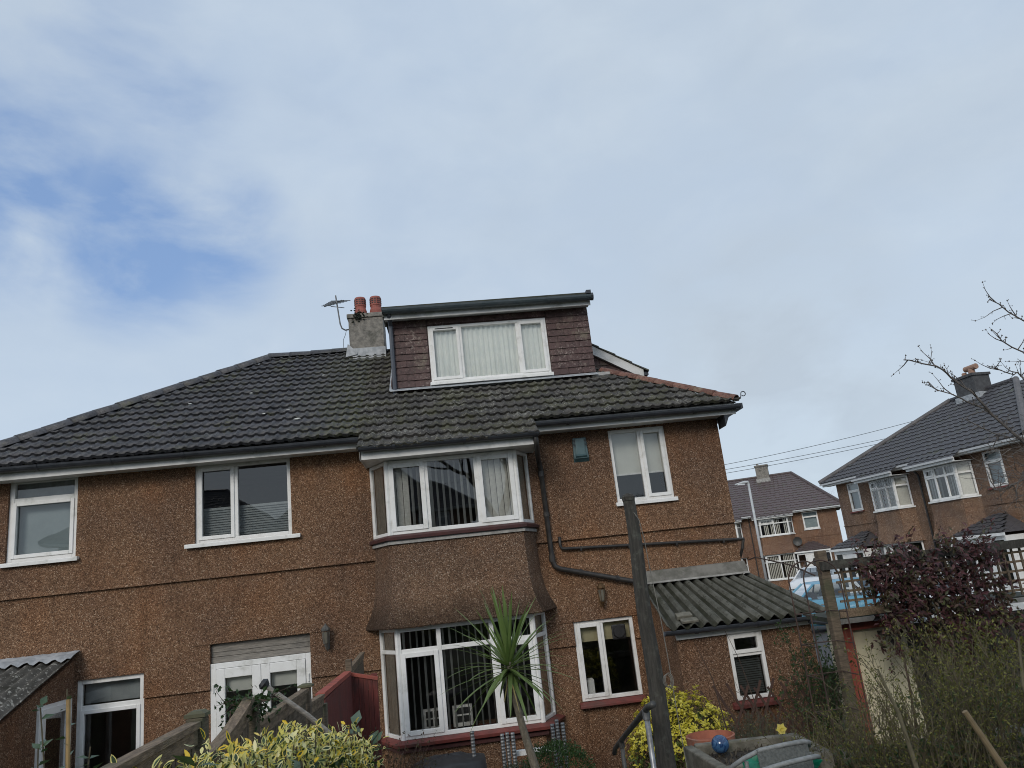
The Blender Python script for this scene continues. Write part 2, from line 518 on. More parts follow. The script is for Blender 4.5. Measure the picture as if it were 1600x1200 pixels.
class MB:
    def __init__(s):
        s.v, s.f, s.mi, s.cur = [], [], [], 0
        s.T = None

    def add(s, vs, fs):
        b = len(s.v)
        if s.T:
            vs = [s.T @ Vector(v) for v in vs]
        s.v += [tuple(v) for v in vs]
        for f in fs:
            s.f.append(tuple(b + i for i in f))
            s.mi.append(s.cur)
        return s

    def box(s, x0, x1, y0, y1, z0, z1):
        return s.add([(x0, y0, z0), (x1, y0, z0), (x1, y1, z0), (x0, y1, z0), (x0, y0, z1), (x1, y0, z1), (x1, y1, z1), (x0, y1, z1)],
                     [(0, 3, 2, 1), (4, 5, 6, 7), (0, 1, 5, 4), (1, 2, 6, 5), (2, 3, 7, 6), (3, 0, 4, 7)])

    def obox(s, o, a, b, c):
        """box from corner o with edge vectors a, b, c"""
        o, a, b, c = Vector(o), Vector(a), Vector(b), Vector(c)
        if a.cross(b).dot(c) < 0:
            a, b = b, a
        return s.add([o, o + a, o + a + b, o + b, o + c, o + a + c, o + a + b + c, o + b + c],
                     [(0, 3, 2, 1), (4, 5, 6, 7), (0, 1, 5, 4), (1, 2, 6, 5), (2, 3, 7, 6), (3, 0, 4, 7)])

    def beam(s, p, q, w, h, upv=(0, 0, 1)):
        p, q = Vector(p), Vector(q)
        d = q - p
        side = d.cross(Vector(upv))
        if side.length < 1e-6:
            side = d.cross(Vector((1, 0, 0)))
        side.normalize()
        n = side.cross(d).normalized()
        return s.obox(p - side * w / 2 - n * h / 2, side * w, n * h, d)

    def poly(s, pts):
        return s.add(pts, [tuple(range(len(pts)))])

    def prism(s, pts, d):
        """closed extrusion of a planar polygon along vector d"""
        d = Vector(d)
        n = len(pts)
        a = [Vector(p) for p in pts]
        nn = Vector((0, 0, 0))
        for i in range(n):
            nn += a[i].cross(a[(i + 1) % n])
        if nn.dot(d) > 0:
            a.reverse()
        b = [p + d for p in a]
        fs = [tuple(range(n)), tuple(range(2 * n - 1, n - 1, -1))]
        for i in range(n):
            j = (i + 1) % n
            fs.append((j, i, n + i, n + j))
        return s.add(a + b, fs)

    def tube(s, pts, r, n=8, cap=True):
        pts = [Vector(p) for p in pts]
        if not isinstance(r, (list, tuple)):
            r = [r] * len(pts)
        vs, fs = [], []
        pu = None
        for i, p in enumerate(pts):
            if i == 0:
                d = pts[1] - p
            elif i == len(pts) - 1:
                d = p - pts[i - 1]
            else:
                d = (pts[i + 1] - p).normalized() + (p - pts[i - 1]).normalized()
            d = d.normalized() if d.length > 1e-9 else Vector((0, 0, 1))
            if pu is None:
                pu = d.orthogonal().normalized()
            pu = (pu - d * pu.dot(d))
            pu = pu.normalized() if pu.length > 1e-6 else d.orthogonal().normalized()
            w = d.cross(pu)
            for k in range(n):
                a = 2 * math.pi * k / n
                vs.append(p + (pu * math.cos(a) + w * math.sin(a)) * r[i])
        for i in range(len(pts) - 1):
            for k in range(n):
                k2 = (k + 1) % n
                fs.append((i * n + k, i * n + k2, (i + 1) * n + k2, (i + 1) * n + k))
        if cap:
            fs.append(tuple(range(n - 1, -1, -1)))
            fs.append(tuple((len(pts) - 1) * n + k for k in range(n)))
        return s.add(vs, fs)

    def lathe(s, c, prof, n=16):
        vs, fs = [], []
        for r, z in prof:
            for k in range(n):
                a = 2 * math.pi * k / n
                vs.append((c[0] + r * math.cos(a), c[1] + r * math.sin(a), c[2] + z))
        for i in range(len(prof) - 1):
            for k in range(n):
                k2 = (k + 1) % n
                fs.append((i * n + k, i * n + k2, (i + 1) * n + k2, (i + 1) * n + k))
        fs.append(tuple(range(n - 1, -1, -1)))
        fs.append(tuple((len(prof) - 1) * n + k for k in range(n)))
        return s.add(vs, fs)

    def mesh(s, name, mats, smooth=False):
        me = bpy.data.meshes.new(name)
        me.from_pydata(s.v, [], s.f)
        if not isinstance(mats, (list, tuple)):
            mats = [mats]
        for mt in mats:
            me.materials.append(mt)
        if len(mats) > 1:
            me.polygons.foreach_set('material_index', s.mi)
        if smooth:
            me.polygons.foreach_set('use_smooth', [True] * len(s.f))
        me.update()
        return me

    def build(s, name, mats, parent=None, M=None, smooth=False, bevel=0.0, **k):
        me = s.mesh(name, mats, smooth)
        o = link(name, me, parent, M, **k)
        if bevel:
            b = o.modifiers.new('bevel', 'BEVEL')
            b.width = bevel
            b.segments = 2
            b.limit_method = 'ANGLE'
        return o


def holed_wall(mb, x0, x1, z0, z1, holes, y, depth, T=None):
    """front face at y with rectangular openings and reveals going back by depth"""
    hs = [(max(a, x0), min(b, x1), max(c, z0), min(d, z1)) for a, b, c, d in holes if b > x0 and a < x1 and d > z0 and c < z1]
    xs = sorted({x0, x1} | {h[0] for h in hs} | {h[1] for h in hs})
    zs = sorted({z0, z1} | {h[2] for h in hs} | {h[3] for h in hs})
    for i in range(len(xs) - 1):
        for j in range(len(zs) - 1):
            cx, cz = (xs[i] + xs[i + 1]) / 2, (zs[j] + zs[j + 1]) / 2
            if any(h[0] < cx < h[1] and h[2] < cz < h[3] for h in hs):
                continue
            mb.add([(xs[i], y, zs[j]), (xs[i + 1], y, zs[j]), (xs[i + 1], y, zs[j + 1]), (xs[i], y, zs[j + 1])], [(0, 1, 2, 3)])
    for a, b, c, d in hs:
        yb = y + depth
        mb.add([(a, y, c), (a, yb, c), (a, yb, d), (a, y, d)], [(0, 1, 2, 3)])
        mb.add([(b, y, c), (b, y, d), (b, yb, d), (b, yb, c)], [(0, 1, 2, 3)])
        if d < z1:
            mb.add([(a, y, d), (a, yb, d), (b, yb, d), (b, y, d)], [(0, 1, 2, 3)])
        if c > z0:
            mb.add([(a, y, c), (b, y, c), (b, yb, c), (a, yb, c)], [(0, 1, 2, 3)])


def room(parent, x0, x1, z0, z1, y0, y1, mat=None, M=None):
    """the inside of a room: four inner sides and a back, open towards the window"""
    mb = MB()
    mb.poly([(x0, y1, z0), (x1, y1, z0), (x1, y1, z1), (x0, y1, z1)])
    mb.poly([(x0, y0, z0), (x0, y1, z0), (x0, y1, z1), (x0, y0, z1)])
    mb.poly([(x1, y0, z0), (x1, y0, z1), (x1, y1, z1), (x1, y1, z0)])
    mb.poly([(x0, y0, z0), (x1, y0, z0), (x1, y1, z0), (x0, y1, z0)])
    mb.poly([(x0, y0, z1), (x0, y1, z1), (x1, y1, z1), (x1, y0, z1)])
    mb.build('room', mat or ROOM, parent, M)


def window(parent, p0, p1, z0, z1, mull=(), trans=None, sash=(), fw_=.05, n0=-.05, n1=.02, sill=None, name='window', M=None, label=None, mat=None, sash_w=.05, sill_ext=.05, sill_mat=None):
    """p0->p1: plan ends, left to right seen from outside. trans: {column: height fraction from the bottom}. sash: set of (column,row)"""
    mat = mat or UPVC
    p0, p1 = Vector((p0[0], p0[1], 0)), Vector((p1[0], p1[1], 0))
    U = p1 - p0
    w = U.length
    U.normalize()
    N = Vector((U.y, -U.x, 0))
    Z = Vector((0, 0, 1))
    M0 = M or Matrix.Identity(4)
    win = link(name, None, parent, M0 @ Matrix.Translation(p0 + Z * z0), label=label)

    def lb(mb, ua, ub, na, nb, za, zb):
        mb.obox(p0 + U * ua + N * na + Z * za, U * (ub - ua), N * (nb - na), Z * (zb - za))
    fr = MB()
    lb(fr, 0, fw_, n0, n1, z0, z1)
    lb(fr, w - fw_, w, n0, n1, z0, z1)
    lb(fr, fw_, w - fw_, n0, n1, z0, z0 + fw_)
    lb(fr, fw_, w - fw_, n0, n1, z1 - fw_, z1)
    us = [fw_] + [mm * w for mm in mull] + [w - fw_]
    hw = fw_ * .55
    for mm in mull:
        lb(fr, mm * w - hw, mm * w + hw, n0, n1 - .002, z0 + fw_, z1 - fw_)
    cells = []
    for c in range(len(us) - 1):
        ua = us[c] + (hw if c > 0 else 0)
        ub = us[c + 1] - (hw if c < len(us) - 2 else 0)
        zz = [z0 + fw_]
        t = trans.get(c) if trans else None
        if t:
            zt = z0 + (z1 - z0) * t
            lb(fr, ua, ub, n0, n1 - .004, zt - hw, zt + hw)
            cells.append((c, 0, ua, ub, z0 + fw_, zt - hw))
            cells.append((c, 1, ua, ub, zt + hw, z1 - fw_))
        else:
            cells.append((c, 0, ua, ub, z0 + fw_, z1 - fw_))
    fr.build('frame', mat, win, M0, bevel=.006)
    for c, r, ua, ub, za, zb in cells:
        if (c, r) in sash:
            sb = MB()
            sw = sash_w
            a, b, e, f = ua - .012, ub + .012, za - .012, zb + .012
            lb(sb, a, a + sw, n1 - .001, n1 + .016, e, f)
            lb(sb, b - sw, b, n1 - .001, n1 + .016, e, f)
            lb(sb, a + sw, b - sw, n1 - .001, n1 + .016, e, e + sw)
            lb(sb, a + sw, b - sw, n1 - .001, n1 + .016, f - sw, f)
            # rebate behind the sash face
            lb(sb, ua, a + sw - .004, n0 + .01, n1 - .002, za, zb)
            lb(sb, b - sw + .004, ub, n0 + .01, n1 - .002, za, zb)
            lb(sb, a + sw - .004, b - sw + .004, n0 + .01, n1 - .002, za, e + sw - .004)
            lb(sb, a + sw - .004, b - sw + .004, n0 + .01, n1 - .002, f - sw + .004, zb)
            sb.build('sash', mat, win, M0, bevel=.005)
            ua, ub, za, zb = a + sw - .004, b - sw + .004, e + sw - .004, f - sw + .004
        g = MB()
        jit = [random.uniform(-.0025, .0025) for _ in range(4)]
        nn = (n0 + n1) / 2
        g.poly([p0 + U * ua + N * (nn + jit[0]) + Z * za, p0 + U * ub + N * (nn + jit[1]) + Z * za,
                p0 + U * ub + N * (nn + jit[1] + jit[2]) + Z * zb, p0 + U * ua + N * (nn + jit[0] + jit[2]) + Z * zb])
        g.build('pane', GLASS, win, M0)
    if sill:
        sb = MB()
        lb(sb, -sill_ext, w + sill_ext, n1 - .02, n1 + sill, z0 - .042, z0 - .002)
        lb(sb, -sill_ext, w + sill_ext, n1 + sill - .008, n1 + sill + .006, z0 - .058, z0 - .010)
        sb.build('sill', sill_mat or mat, win, M0, bevel=.004)
    return win


def curtain(name, x0, x1, z0, z1, y, mat, label, category, amp=.02, wl_=.09, M=None, n=None, dirv=None):
    n = n or max(8, int((x1 - x0) / wl_ * 8))
    mb = MB()
    vs, fs = [], []
    ph = random.uniform(0, 6)
    for j, z in enumerate((z0, z0 + (z1 - z0) * .33, z0 + (z1 - z0) * .66, z1)):
        for i in range(n + 1):
            x = x0 + (x1 - x0) * i / n
            t = (x - x0) / wl_ * 2 * math.pi
            yy = y + amp * (math.sin(t + ph) + .4 * math.sin(2.3 * t + j * .3 + ph)) * (1.0 - .15 * j)
            vs.append((x, yy, z) if dirv is None else tuple(Vector(dirv[0]) + Vector(dirv[1]) * (x - x0) + Vector((0, 0, z)) + Vector(dirv[2]) * (yy - y)))
    for j in range(3):
        for i in range(n):
            a = j * (n + 1) + i
            fs.append((a, a + 1, a + n + 2, a + n + 1))
    mb.add(vs, fs)
    return mb.build(name, mat, None, M, smooth=True, label=label, category=category)


def ring_pts(c, r, a0, a1, n, ax='xz'):
    out = []
    for i in range(n + 1):
        a = a0 + (a1 - a0) * i / n
        if ax == 'xz':
            out.append((c[0] + r * math.cos(a), c[1], c[2] + r * math.sin(a)))
        else:
            out.append((c[0] + r * math.cos(a), c[1] + r * math.sin(a), c[2]))
    return out


# ------------------------------------------------------------------ ground
def sstep(a, b, x):
    t = max(0, min(1, (x - a) / (b - a)))
    return t * t * (3 - 2 * t)


def gz(x, y):
    g = .0
    g += .95 * sstep(-2.2, -5.6, y) + .35 * sstep(-6.0, -10.0, y) + .9 * sstep(-13, -34, y)
    g += .42 * sstep(9.0, 14.0, y)
    if y > -3:
        g += .42 * sstep(7.5, 12.0, x) * (1 - sstep(9.0, 14.0, y))
    return g


def ground():
    def axis(a, b, near0, near1, st):
        xs = []
        x = near0
        while x <= near1 + 1e-6:
            xs.append(x)
            x += st
        s = st
        while xs[-1] < b:
            s *= 1.35
            xs.append(xs[-1] + s)
        s = st
        while xs[0] > a:
            s *= 1.35
            xs.insert(0, xs[0] - s)
        return xs
    xs, ys = axis(-1500, 1500, -9, 22, .5), axis(-1500, 1500, -16, 24, .5)
    mb = MB()
    vs = [(x, y, gz(x, y) + .03 * mnoise.noise(Vector((x * .9, y * .9, 0))) - .02) for y in ys for x in xs]
    nx = len(xs)
    fs = [(j * nx + i, j * nx + i + 1, (j + 1) * nx + i + 1, (j + 1) * nx + i) for j in range(len(ys) - 1) for i in range(nx - 1)]
    mb.add(vs, fs)
    t = NT('garden_ground')
    c = t.mix(t.thr(t.noise(1.4, 6, .6), .42, .6), (.040, .034, .024), (.045, .062, .022))
    t.bump(t.noise(18, 6, .7), 1.0, .03)
    mb.build('ground', t.done(c, .95), kind='structure', smooth=True)
    rd = MB()
    for (x0, x1, y0, y1) in ((7.9, 14.2, -40, 60),):
        n = 60
        v, f = [], []
        for i in range(n + 1):
            y = y0 + (y1 - y0) * i / n
            for x in (x0, (x0 + x1) / 2, x1):
                v.append((x, y, max(gz(x, y), gz(x0 + 3, y), .42) + .05))
        for i in range(n):
            for k in range(2):
                f.append((i * 3 + k, i * 3 + k + 1, i * 3 + k + 4, i * 3 + k + 3))
        rd.add(v, f)
    rd.build('road', ASPHALT, kind='structure')
    pv = MB()
    pv.box(14.2, 15.8, -40, 60, .3, .60)
    pv.build('pavement', PAVE, kind='structure')
    pa = MB()
    pa.box(-1.0, 4.9, -2.35, -.02, -.2, .03)
    pa.build('patio_path', PAVE, kind='structure')


ground()

# ------------------------------------------------------------------ roof pieces
TH = R(33.0)
EAVE_Y, EAVE_Z = -.40, 5.20
EV = Vector((0, math.cos(TH), math.sin(TH)))
EN = Vector((0, -math.sin(TH), math.cos(TH)))
TW, TG, TL = .300, .285, .345


def tile_profile(roll_h=.026):
    us = [0, .034, .052, .075, .098, .116, .184, .202, .225, .248, .266, .3]
    hs = [0, 0, .6, 1, .6, 0, 0, .6, 1, .6, 0, 0]
    return [(u, h * roll_h) for u, h in zip(us, hs)]


def tile_mesh(name, mat, roll_h=.026):
    pr = tile_profile(roll_h)
    n = len(pr)
    vs = [(u, 0.0, .060 + h) for u, h in pr] + [(u, TL, .018 + h) for u, h in pr] + [(u, .012, .014 + h * .8) for u, h in pr]
    fs = [(i, i + 1, n + i + 1, n + i) for i in range(n - 1)] + [(2 * n + i, 2 * n + i + 1, i + 1, i) for i in range(n - 1)]
    me = bpy.data.meshes.new(name)
    me.from_pydata(vs, [], fs)
    me.materials.append(mat)
    for p in me.polygons:
        p.use_smooth = p.index < n - 1
    me.update()
    return me


def clip_mesh(me, M, planes):
    bm = bmesh.new()
    bm.from_mesh(me)
    inv = M.inverted()
    for co, no in planes:
        c = inv @ Vector(co)
        nn = (inv.to_3x3() @ Vector(no)).normalized()
        bmesh.ops.bisect_plane(bm, geom=bm.verts[:] + bm.edges[:] + bm.faces[:], plane_co=c, plane_no=nn, clear_outer=True)
    if not bm.faces:
        bm.free()
        return None
    m2 = bpy.data.meshes.new(me.name)
    bm.to_mesh(m2)
    bm.free()
    for mt in me.materials:
        m2.materials.append(mt)
    return m2


def roof_pt(x, v, n=0.0):
    return Vector((x, EAVE_Y, EAVE_Z)) + EV * v + EN * n


def lay_tiles(parent, me, xs_start, ncol, v0, nrow, keep, planes=(), jit=.004, step=TW):
    for j in range(nrow):
        for i in range(ncol):
            x = xs_start + i * step
            v = v0 + j * TG
            cx = x + TW / 2
            if not keep(cx, v + TG / 2, x, x + TW, v):
                continue
            M = Matrix.Translation(roof_pt(x, v)) @ Matrix.Rotation(TH, 4, 'X')
            M = M @ Matrix.Rotation(random.uniform(-1, 1) * .010, 4, 'Z') @ Matrix.Rotation(random.uniform(-1, 1) * .012, 4, 'Y') @ Matrix.Translation((0, random.uniform(-1, 1) * jit * 1.3, random.uniform(0, 1) * jit))
            mesh = me
            cutp = [(co, no) for co, no in planes if max((M @ Vector(c) - Vector(co)).dot(Vector(no)) for c in ((0, 0, 0), (TW, 0, 0), (0, TL, 0), (TW, TL, 0))) > 0]
            if cutp:
                mesh = clip_mesh(me, M, cutp)
                if mesh is None:
                    continue
            link('tile', mesh, parent, M)


def cap_tile_mesh(name, mat, r=.115, L=.40, arc=math.pi):
    """half-round ridge or hip tile along +Y, crown up"""
    mb = MB()
    n = 8
    vs = []
    for y, rr in ((0, r), (L, r * .93)):
        for k in range(n + 1):
            a = math.pi / 2 - arc / 2 + arc * k / n
            vs.append((rr * math.cos(a), y, rr * math.sin(a) * .8))
    for k in range(n + 1):
        a = math.pi / 2 - arc / 2 + arc * k / n
        vs.append((r * .86 * math.cos(a), .002, r * .86 * math.sin(a) * .8))
    fs = [(k + 1, k, n + 1 + k, n + 2 + k) for k in range(n)] + [(k, k + 1, 2 * n + 3 + k, 2 * n + 2 + k) for k in range(n)]
    mb.add(vs, fs)
    me = mb.mesh(name, mat)
    for p in me.polygons:
        p.use_smooth = p.index < n
    return me


def lay_caps(parent, me, a, b, name, step=.36):
    a, b = Vector(a), Vector(b)
    d = (b - a)
    n = max(1, int(d.length / step))
    y = d.normalized()
    x = y.cross(Vector((0, 0, 1))).normalized()
    z = x.cross(y)
    B = Matrix((x, y, z)).transposed().to_4x4()
    for i in range(n):
        p = a + d * (i / n)
        M = Matrix.Translation(p + Vector((0, 0, random.uniform(-.006, .006)))) @ B @ Matrix.Rotation(random.uniform(-.02, .02), 4, 'X')
        link(name, me, parent, M)


# ------------------------------------------------------------------ the two main houses
PX = -1.13
RIDGE_Y = 3.3
RIDGE_Z = EAVE_Z + (RIDGE_Y - EAVE_Y) * math.tan(TH)
LEFT_C, RIGHT_C = -6.80, 4.44
LRX = LEFT_C + (RIDGE_Y - EAVE_Y)
RRX = RIGHT_C - (RIDGE_Y - EAVE_Y)

house_l = thing('semi_detached_house', (-3.8, 3.3, 0), 'brown pebbledash house half with plain grey tiled roof, french doors below, no dormer', 'house')
house_r = thing('semi_detached_house', (1.55, 3.3, 0), 'brown pebbledash house half with maroon dormer and two-storey white bay window', 'house')

HOLES_L = [(-5.937, -5.025, 3.96, 5.10), (-3.456, -2.135, 3.965, 5.06), (-3.272, -1.952, .15, 2.613), (-4.97, -4.119, .95, 2.354)]
HOLES_R = [(2.53, 3.398, 3.94, 5.02), (1.666, 2.518, 1.26, 2.349), (-1.00, 1.25, 3.77, 4.79), (-1.0, 1.25, 1.20, 2.53)]


def facade(h, x0, x1, holes, nm, side):
    for (z0, z1, y) in ((3.488, 5.14, -.03), (2.047, 3.488, 0.0), (-.3, 2.047, .025)):
        mb = MB()
        holed_wall(mb, x0, x1, z0, z1, holes, y, .25 - y)
        # drip edge at the foot of the upper coat
        if y < .02:
            xs = [x0] + sorted([v for hh in holes if hh[2] < z0 < hh[3] for v in (max(x0, hh[0]), min(x1, hh[1]))]) + [x1]
            for a, b in zip(xs[::2], xs[1::2]):
                mb.add([(a, y, z0), (a, y + .03, z0), (b, y + .03, z0), (b, y, z0)], [(0, 3, 2, 1)])
                mb.add([(a, y - .012, z0 - .006), (b, y - .012, z0 - .006), (b, y, z0 + .05), (a, y, z0 + .05)], [(0, 1, 2, 3)])
                mb.add([(a, y - .012, z0 - .006), (a, y + .026, z0 - .006), (b, y + .026, z0 - .006), (b, y - .012, z0 - .006)], [(0, 3, 2, 1)])
        mb.build('wall', PEB, h)
    mb = MB()
    sx = x0 if side == 'l' else x1
    mb.box(min(sx, sx - .01 if side == 'l' else sx - .24), max(sx, sx + .24 if side == 'l' else sx - .01), .03, 6.6, -.3, 5.12)
    mb.box(x0, x1, 6.6, 6.8, -.3, 5.12)
    mb.build('wall', PEB, h)


facade(house_l, -6.55, PX, HOLES_L, 'l', 'l')
facade(house_r, PX, 4.23, HOLES_R, 'r', 'r')
# closing edge of the right corner
mb = MB()
mb.box(4.05, 4.228, -.028, .24, 3.49, 5.12)
mb.box(4.05, 4.227, .002, .24, -.3, 3.488)
mb.build('wall', PEB, house_r)

# rooms behind the openings
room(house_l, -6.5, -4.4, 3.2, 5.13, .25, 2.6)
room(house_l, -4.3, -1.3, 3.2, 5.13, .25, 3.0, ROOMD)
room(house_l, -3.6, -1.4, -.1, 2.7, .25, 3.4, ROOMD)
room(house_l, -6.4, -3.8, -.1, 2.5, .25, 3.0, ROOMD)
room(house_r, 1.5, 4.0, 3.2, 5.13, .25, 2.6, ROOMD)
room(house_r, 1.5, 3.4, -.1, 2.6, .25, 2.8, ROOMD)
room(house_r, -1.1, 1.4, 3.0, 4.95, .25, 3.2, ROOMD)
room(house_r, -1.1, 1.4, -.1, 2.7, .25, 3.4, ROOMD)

# windows of the left half
window(house_l, (-5.937, .03), (-5.025, .03), 3.96, 5.10, (), {0: .735}, {(0, 0)}, sill=.10, fw_=.065)
window(house_l, (-3.456, .03), (-2.135, .03), 3.965, 5.06, (.417,), None, {(0, 0)}, sill=.10, fw_=.055, sill_ext=.12)
window(house_l, (-4.97, .06), (-4.119, .06), .95, 2.354, (), {0: .745}, {(0, 0)}, sill=.10, fw_=.06)
curtain('blind', -5.93, -5.03, 3.97, 4.76, .16, FROST, 'plain blue grey sheet standing in for frosted glass in the leftmost upstairs window', 'blind', .003, .4)  # flat sheet added behind the pane in place of frosted glass
curtain('net_curtain', -5.93, -5.03, 4.70, 5.08, .19, PLEAT, 'draped pale net across the small top light of the leftmost upstairs window', 'curtain', .02, .2)
curtain('blind', -3.40, -2.20, 3.98, 4.46, .17, PLEAT, 'grey pleated blind across the lower half of the two-pane upstairs window', 'blind', .002, .6)
curtain('blind', -4.93, -4.15, 2.04, 2.34, .19, PLEAT, 'short grey blind behind the top light of the lower left window', 'blind', .003, .4)
mb = MB()
for zz in [3.98 + i * .034 for i in range(14)]:
    mb.box(-3.39, -2.21, .150, .164, zz, zz + .010)
mb.build('blind_pleats', PLEAT, bpy.data.objects['blind.001'])

# french doors
fd = node('french_door', house_l, (-2.62, .05, .2))
mb = MB()
for a, b, c, d in ((-3.272, -3.20, .15, 2.362), (-2.024, -1.952, .15, 2.362), (-3.20, -2.024, 2.292, 2.362), (-3.20, -2.024, .15, .2)):
    mb.box(a, b, .02, .09, c, d)
mb.build('frame', UPVC, fd, bevel=.005)
for a, b in ((-3.196, -2.614), (-2.610, -2.028)):
    mb = MB()
    mb.box(a, a + .115, .005, .075, .2, 2.288)
    mb.box(b - .115, b, .005, .075, .2, 2.288)
    mb.box(a + .115, b - .115, .005, .075, 2.165, 2.288)
    mb.box(a + .115, b - .115, .005, .075, .2, .42)
    mb.build('door_leaf', UPVC, fd, bevel=.006)
    g = MB()
    g.poly([(a + .11, .04, .41), (b - .11, .041, .41), (b - .11, .043, 2.17), (a + .11, .042, 2.17)])
    g.build('pane', GLASS, fd)
    mb = MB()
    mb.box(a + .11, b - .11, .12, .13, 1.98, 2.18)
    mb.build('blind', ROLLER, fd)
mb = MB()
mb.box(-2.60, -2.575, -.012, .005, 1.15, 1.35)
mb.box(-2.60, -2.49, -.045, -.030, 1.24, 1.26)
mb.box(-2.594, -2.58, -.045, .0, 1.242, 1.258)
mb.build('door_handle', METAL, fd)
for zz in (2.0, 1.0):
    for xx in (-3.235, -1.99):
        mb = MB()
        mb.tube([(xx, .012, zz), (xx, .012, zz + .1)], .012, 8)
        mb.build('hinge', UPVC, fd)
for z0, z1, dy in ((2.366, 2.44, 0), (2.444, 2.50, .008), (2.503, 2.612, .002)):
    mb = MB()
    mb.box(-3.27, -1.954, .06 + dy, .10, z0, z1)
    mb.build('plank', GREYWOOD, fd, bevel=.004)
mb = MB()
mb.box(-3.50, -1.80, -.012, .012, 2.618, 2.655)
mb.build('lintel_drip', PEB, house_l)

# windows of the right half
window(house_r, (2.53, .02), (3.398, .02), 3.94, 5.02, (.54,), None, {(1, 0)}, sill=.07, fw_=.05, sill_ext=.03)
wE = window(house_r, (1.666, .05), (2.518, .05), 1.30, 2.349, (.46,), None, {(0, 0)}, fw_=.05)
mb = MB()
mb.prism([(1.62, .04, 1.297), (1.62, -.085, 1.262), (1.62, -.085, 1.225), (1.62, .03, 1.215)], (.92, 0, 0))
mb.build('sill', SILLRED, wE, bevel=.006)
mb = MB()
mb.box(1.50, 2.62, -.014, .012, 2.353, 2.372)
mb.build('lintel_drip', PEB, house_r)
curtain('roller_blind', 2.56, 3.37, 4.37, 5.0, .15, ROLLER, 'cream roller blind half down in the two-pane window beside the alarm box', 'blind', .002, .5)
mb = MB()
mb.box(2.56, 3.37, .138, .158, 4.345, 4.37)
mb.build('bottom_bar', UPVC, bpy.data.objects['roller_blind'])
curtain('roller_blind', 1.71, 2.48, 2.06, 2.33, .16, ROLLERY, 'ochre roller blind at the top of the ground floor window by the timber pole', 'blind', .002, .5)
# extractor fan in the kitchen window
fan = thing('extractor_fan', (2.30, .03, 2.10), 'round black extractor fan set in the ground floor window by the timber pole', 'fan')
mb = MB()
mb.box(2.195, 2.395, -.005, .03, 2.055, 2.255)
mb.build('housing', BLACKP, fan, bevel=.03)
mb = MB()
mb.tube([(2.295, -.006, 2.155), (2.295, -.03, 2.155)], [.088, .075], 20)
mb.build('grille', BLACKP, fan)
mb = MB()
mb.box(1.78, 1.88, .14, .22, 1.32, 1.56)
mb.box(1.79, 1.87, .15, .21, 1.56, 1.575)
mb.build('white_canister', UPVC, None, bevel=.008, label='white upright canister on the inner ledge of the ground floor window by the pole', category='canister')

# eaves joinery
for h, x0, x1 in ((house_l, -6.78, -1.02), (house_r, 1.40, 4.42)):
    mb = MB()
    mb.box(x0, x1, -.35, -.325, 5.035, 5.20)
    mb.build('fascia', FASCIA, h)
    mb = MB()
    mb.box(x0, x1, -.324, -.032, 5.05, 5.065)
    mb.build('soffit', FASCIA, h)


def half_gutter(p, q, r=.062, seg=8):
    """open half-round channel between two points"""
    p, q = Vector(p), Vector(q)
    d = (q - p).normalized()
    s = d.cross(Vector((0, 0, 1))).normalized()
    mb = MB()
    out, inn = [], []
    for k in range(seg + 1):
        a = math.pi + math.pi * k / seg
        out.append(s * math.cos(a) * r + Vector((0, 0, math.sin(a) * r)))
        inn.append(s * math.cos(a) * (r - .006) + Vector((0, 0, math.sin(a) * (r - .006))))
    ring = out + inn[::-1]
    mb.prism([p + o for o in ring], q - p)
    return mb


def gutter(parent, p, q, mat, r=.062, every=.95):
    half_gutter(p, q, r).build('gutter', mat, parent, smooth=False)
    p, q = Vector(p), Vector(q)
    L = (q - p).length
    n = int(L / every)
    d = (q - p).normalized()
    for i in range(n):
        c = p + d * (every * (i + .5))
        half_gutter(c - d * .02, c + d * .02, r + .008).build('gutter_bracket', mat, parent)


gutter(house_l, (-6.80, -.425, 5.20), (-1.08, -.425, 5.155), DARKPVC, .066)
gutter(house_r, (1.40, -.425, 5.155), (4.46, -.425, 5.150), DARKPVC, .066)
gutter(house_r, (-1.07, -.865, 4.945), (1.38, -.865, 4.94), DARKPVC, .066)
mb = MB()
mb.box(-1.06, 1.37, -.79, -.765, 4.785, 4.925)
mb.build('fascia', FASCIA, house_r)
mb = MB()
mb.box(-1.06, 1.37, -.764, -.035, 4.792, 4.81)
mb.build('soffit', FASCIA, house_r)
for x in (-1.065, 1.355):
    mb = MB()
    mb.prism([(x, -.79, 4.783), (x, -.036, 4.783), (x, -.036, 5.15), (x, -.34, 5.15), (x, -.79, 4.92)], (.02, 0, 0))
    mb.build('fascia', FASCIA, house_r)
# corner bracket of the right eaves
mb = MB()
mb.prism([(4.24, -.34, 5.17), (4.44, -.34, 5.17), (4.40, -.34, 5.07), (4.30, -.34, 4.99), (4.24, -.34, 4.87)], (0, .30, 0))
mb.build('eaves_bracket', DARKPVC, house_r)
mb = MB()
mb.box(4.39, 4.50, -.46, 6.8, 5.09, 5.17)
mb.build('gutter', DARKPVC, house_r)
mb = MB()
mb.box(-6.86, -6.76, -.46, 6.8, 5.11, 5.19)
mb.build('gutter', DARKPVC, house_l)

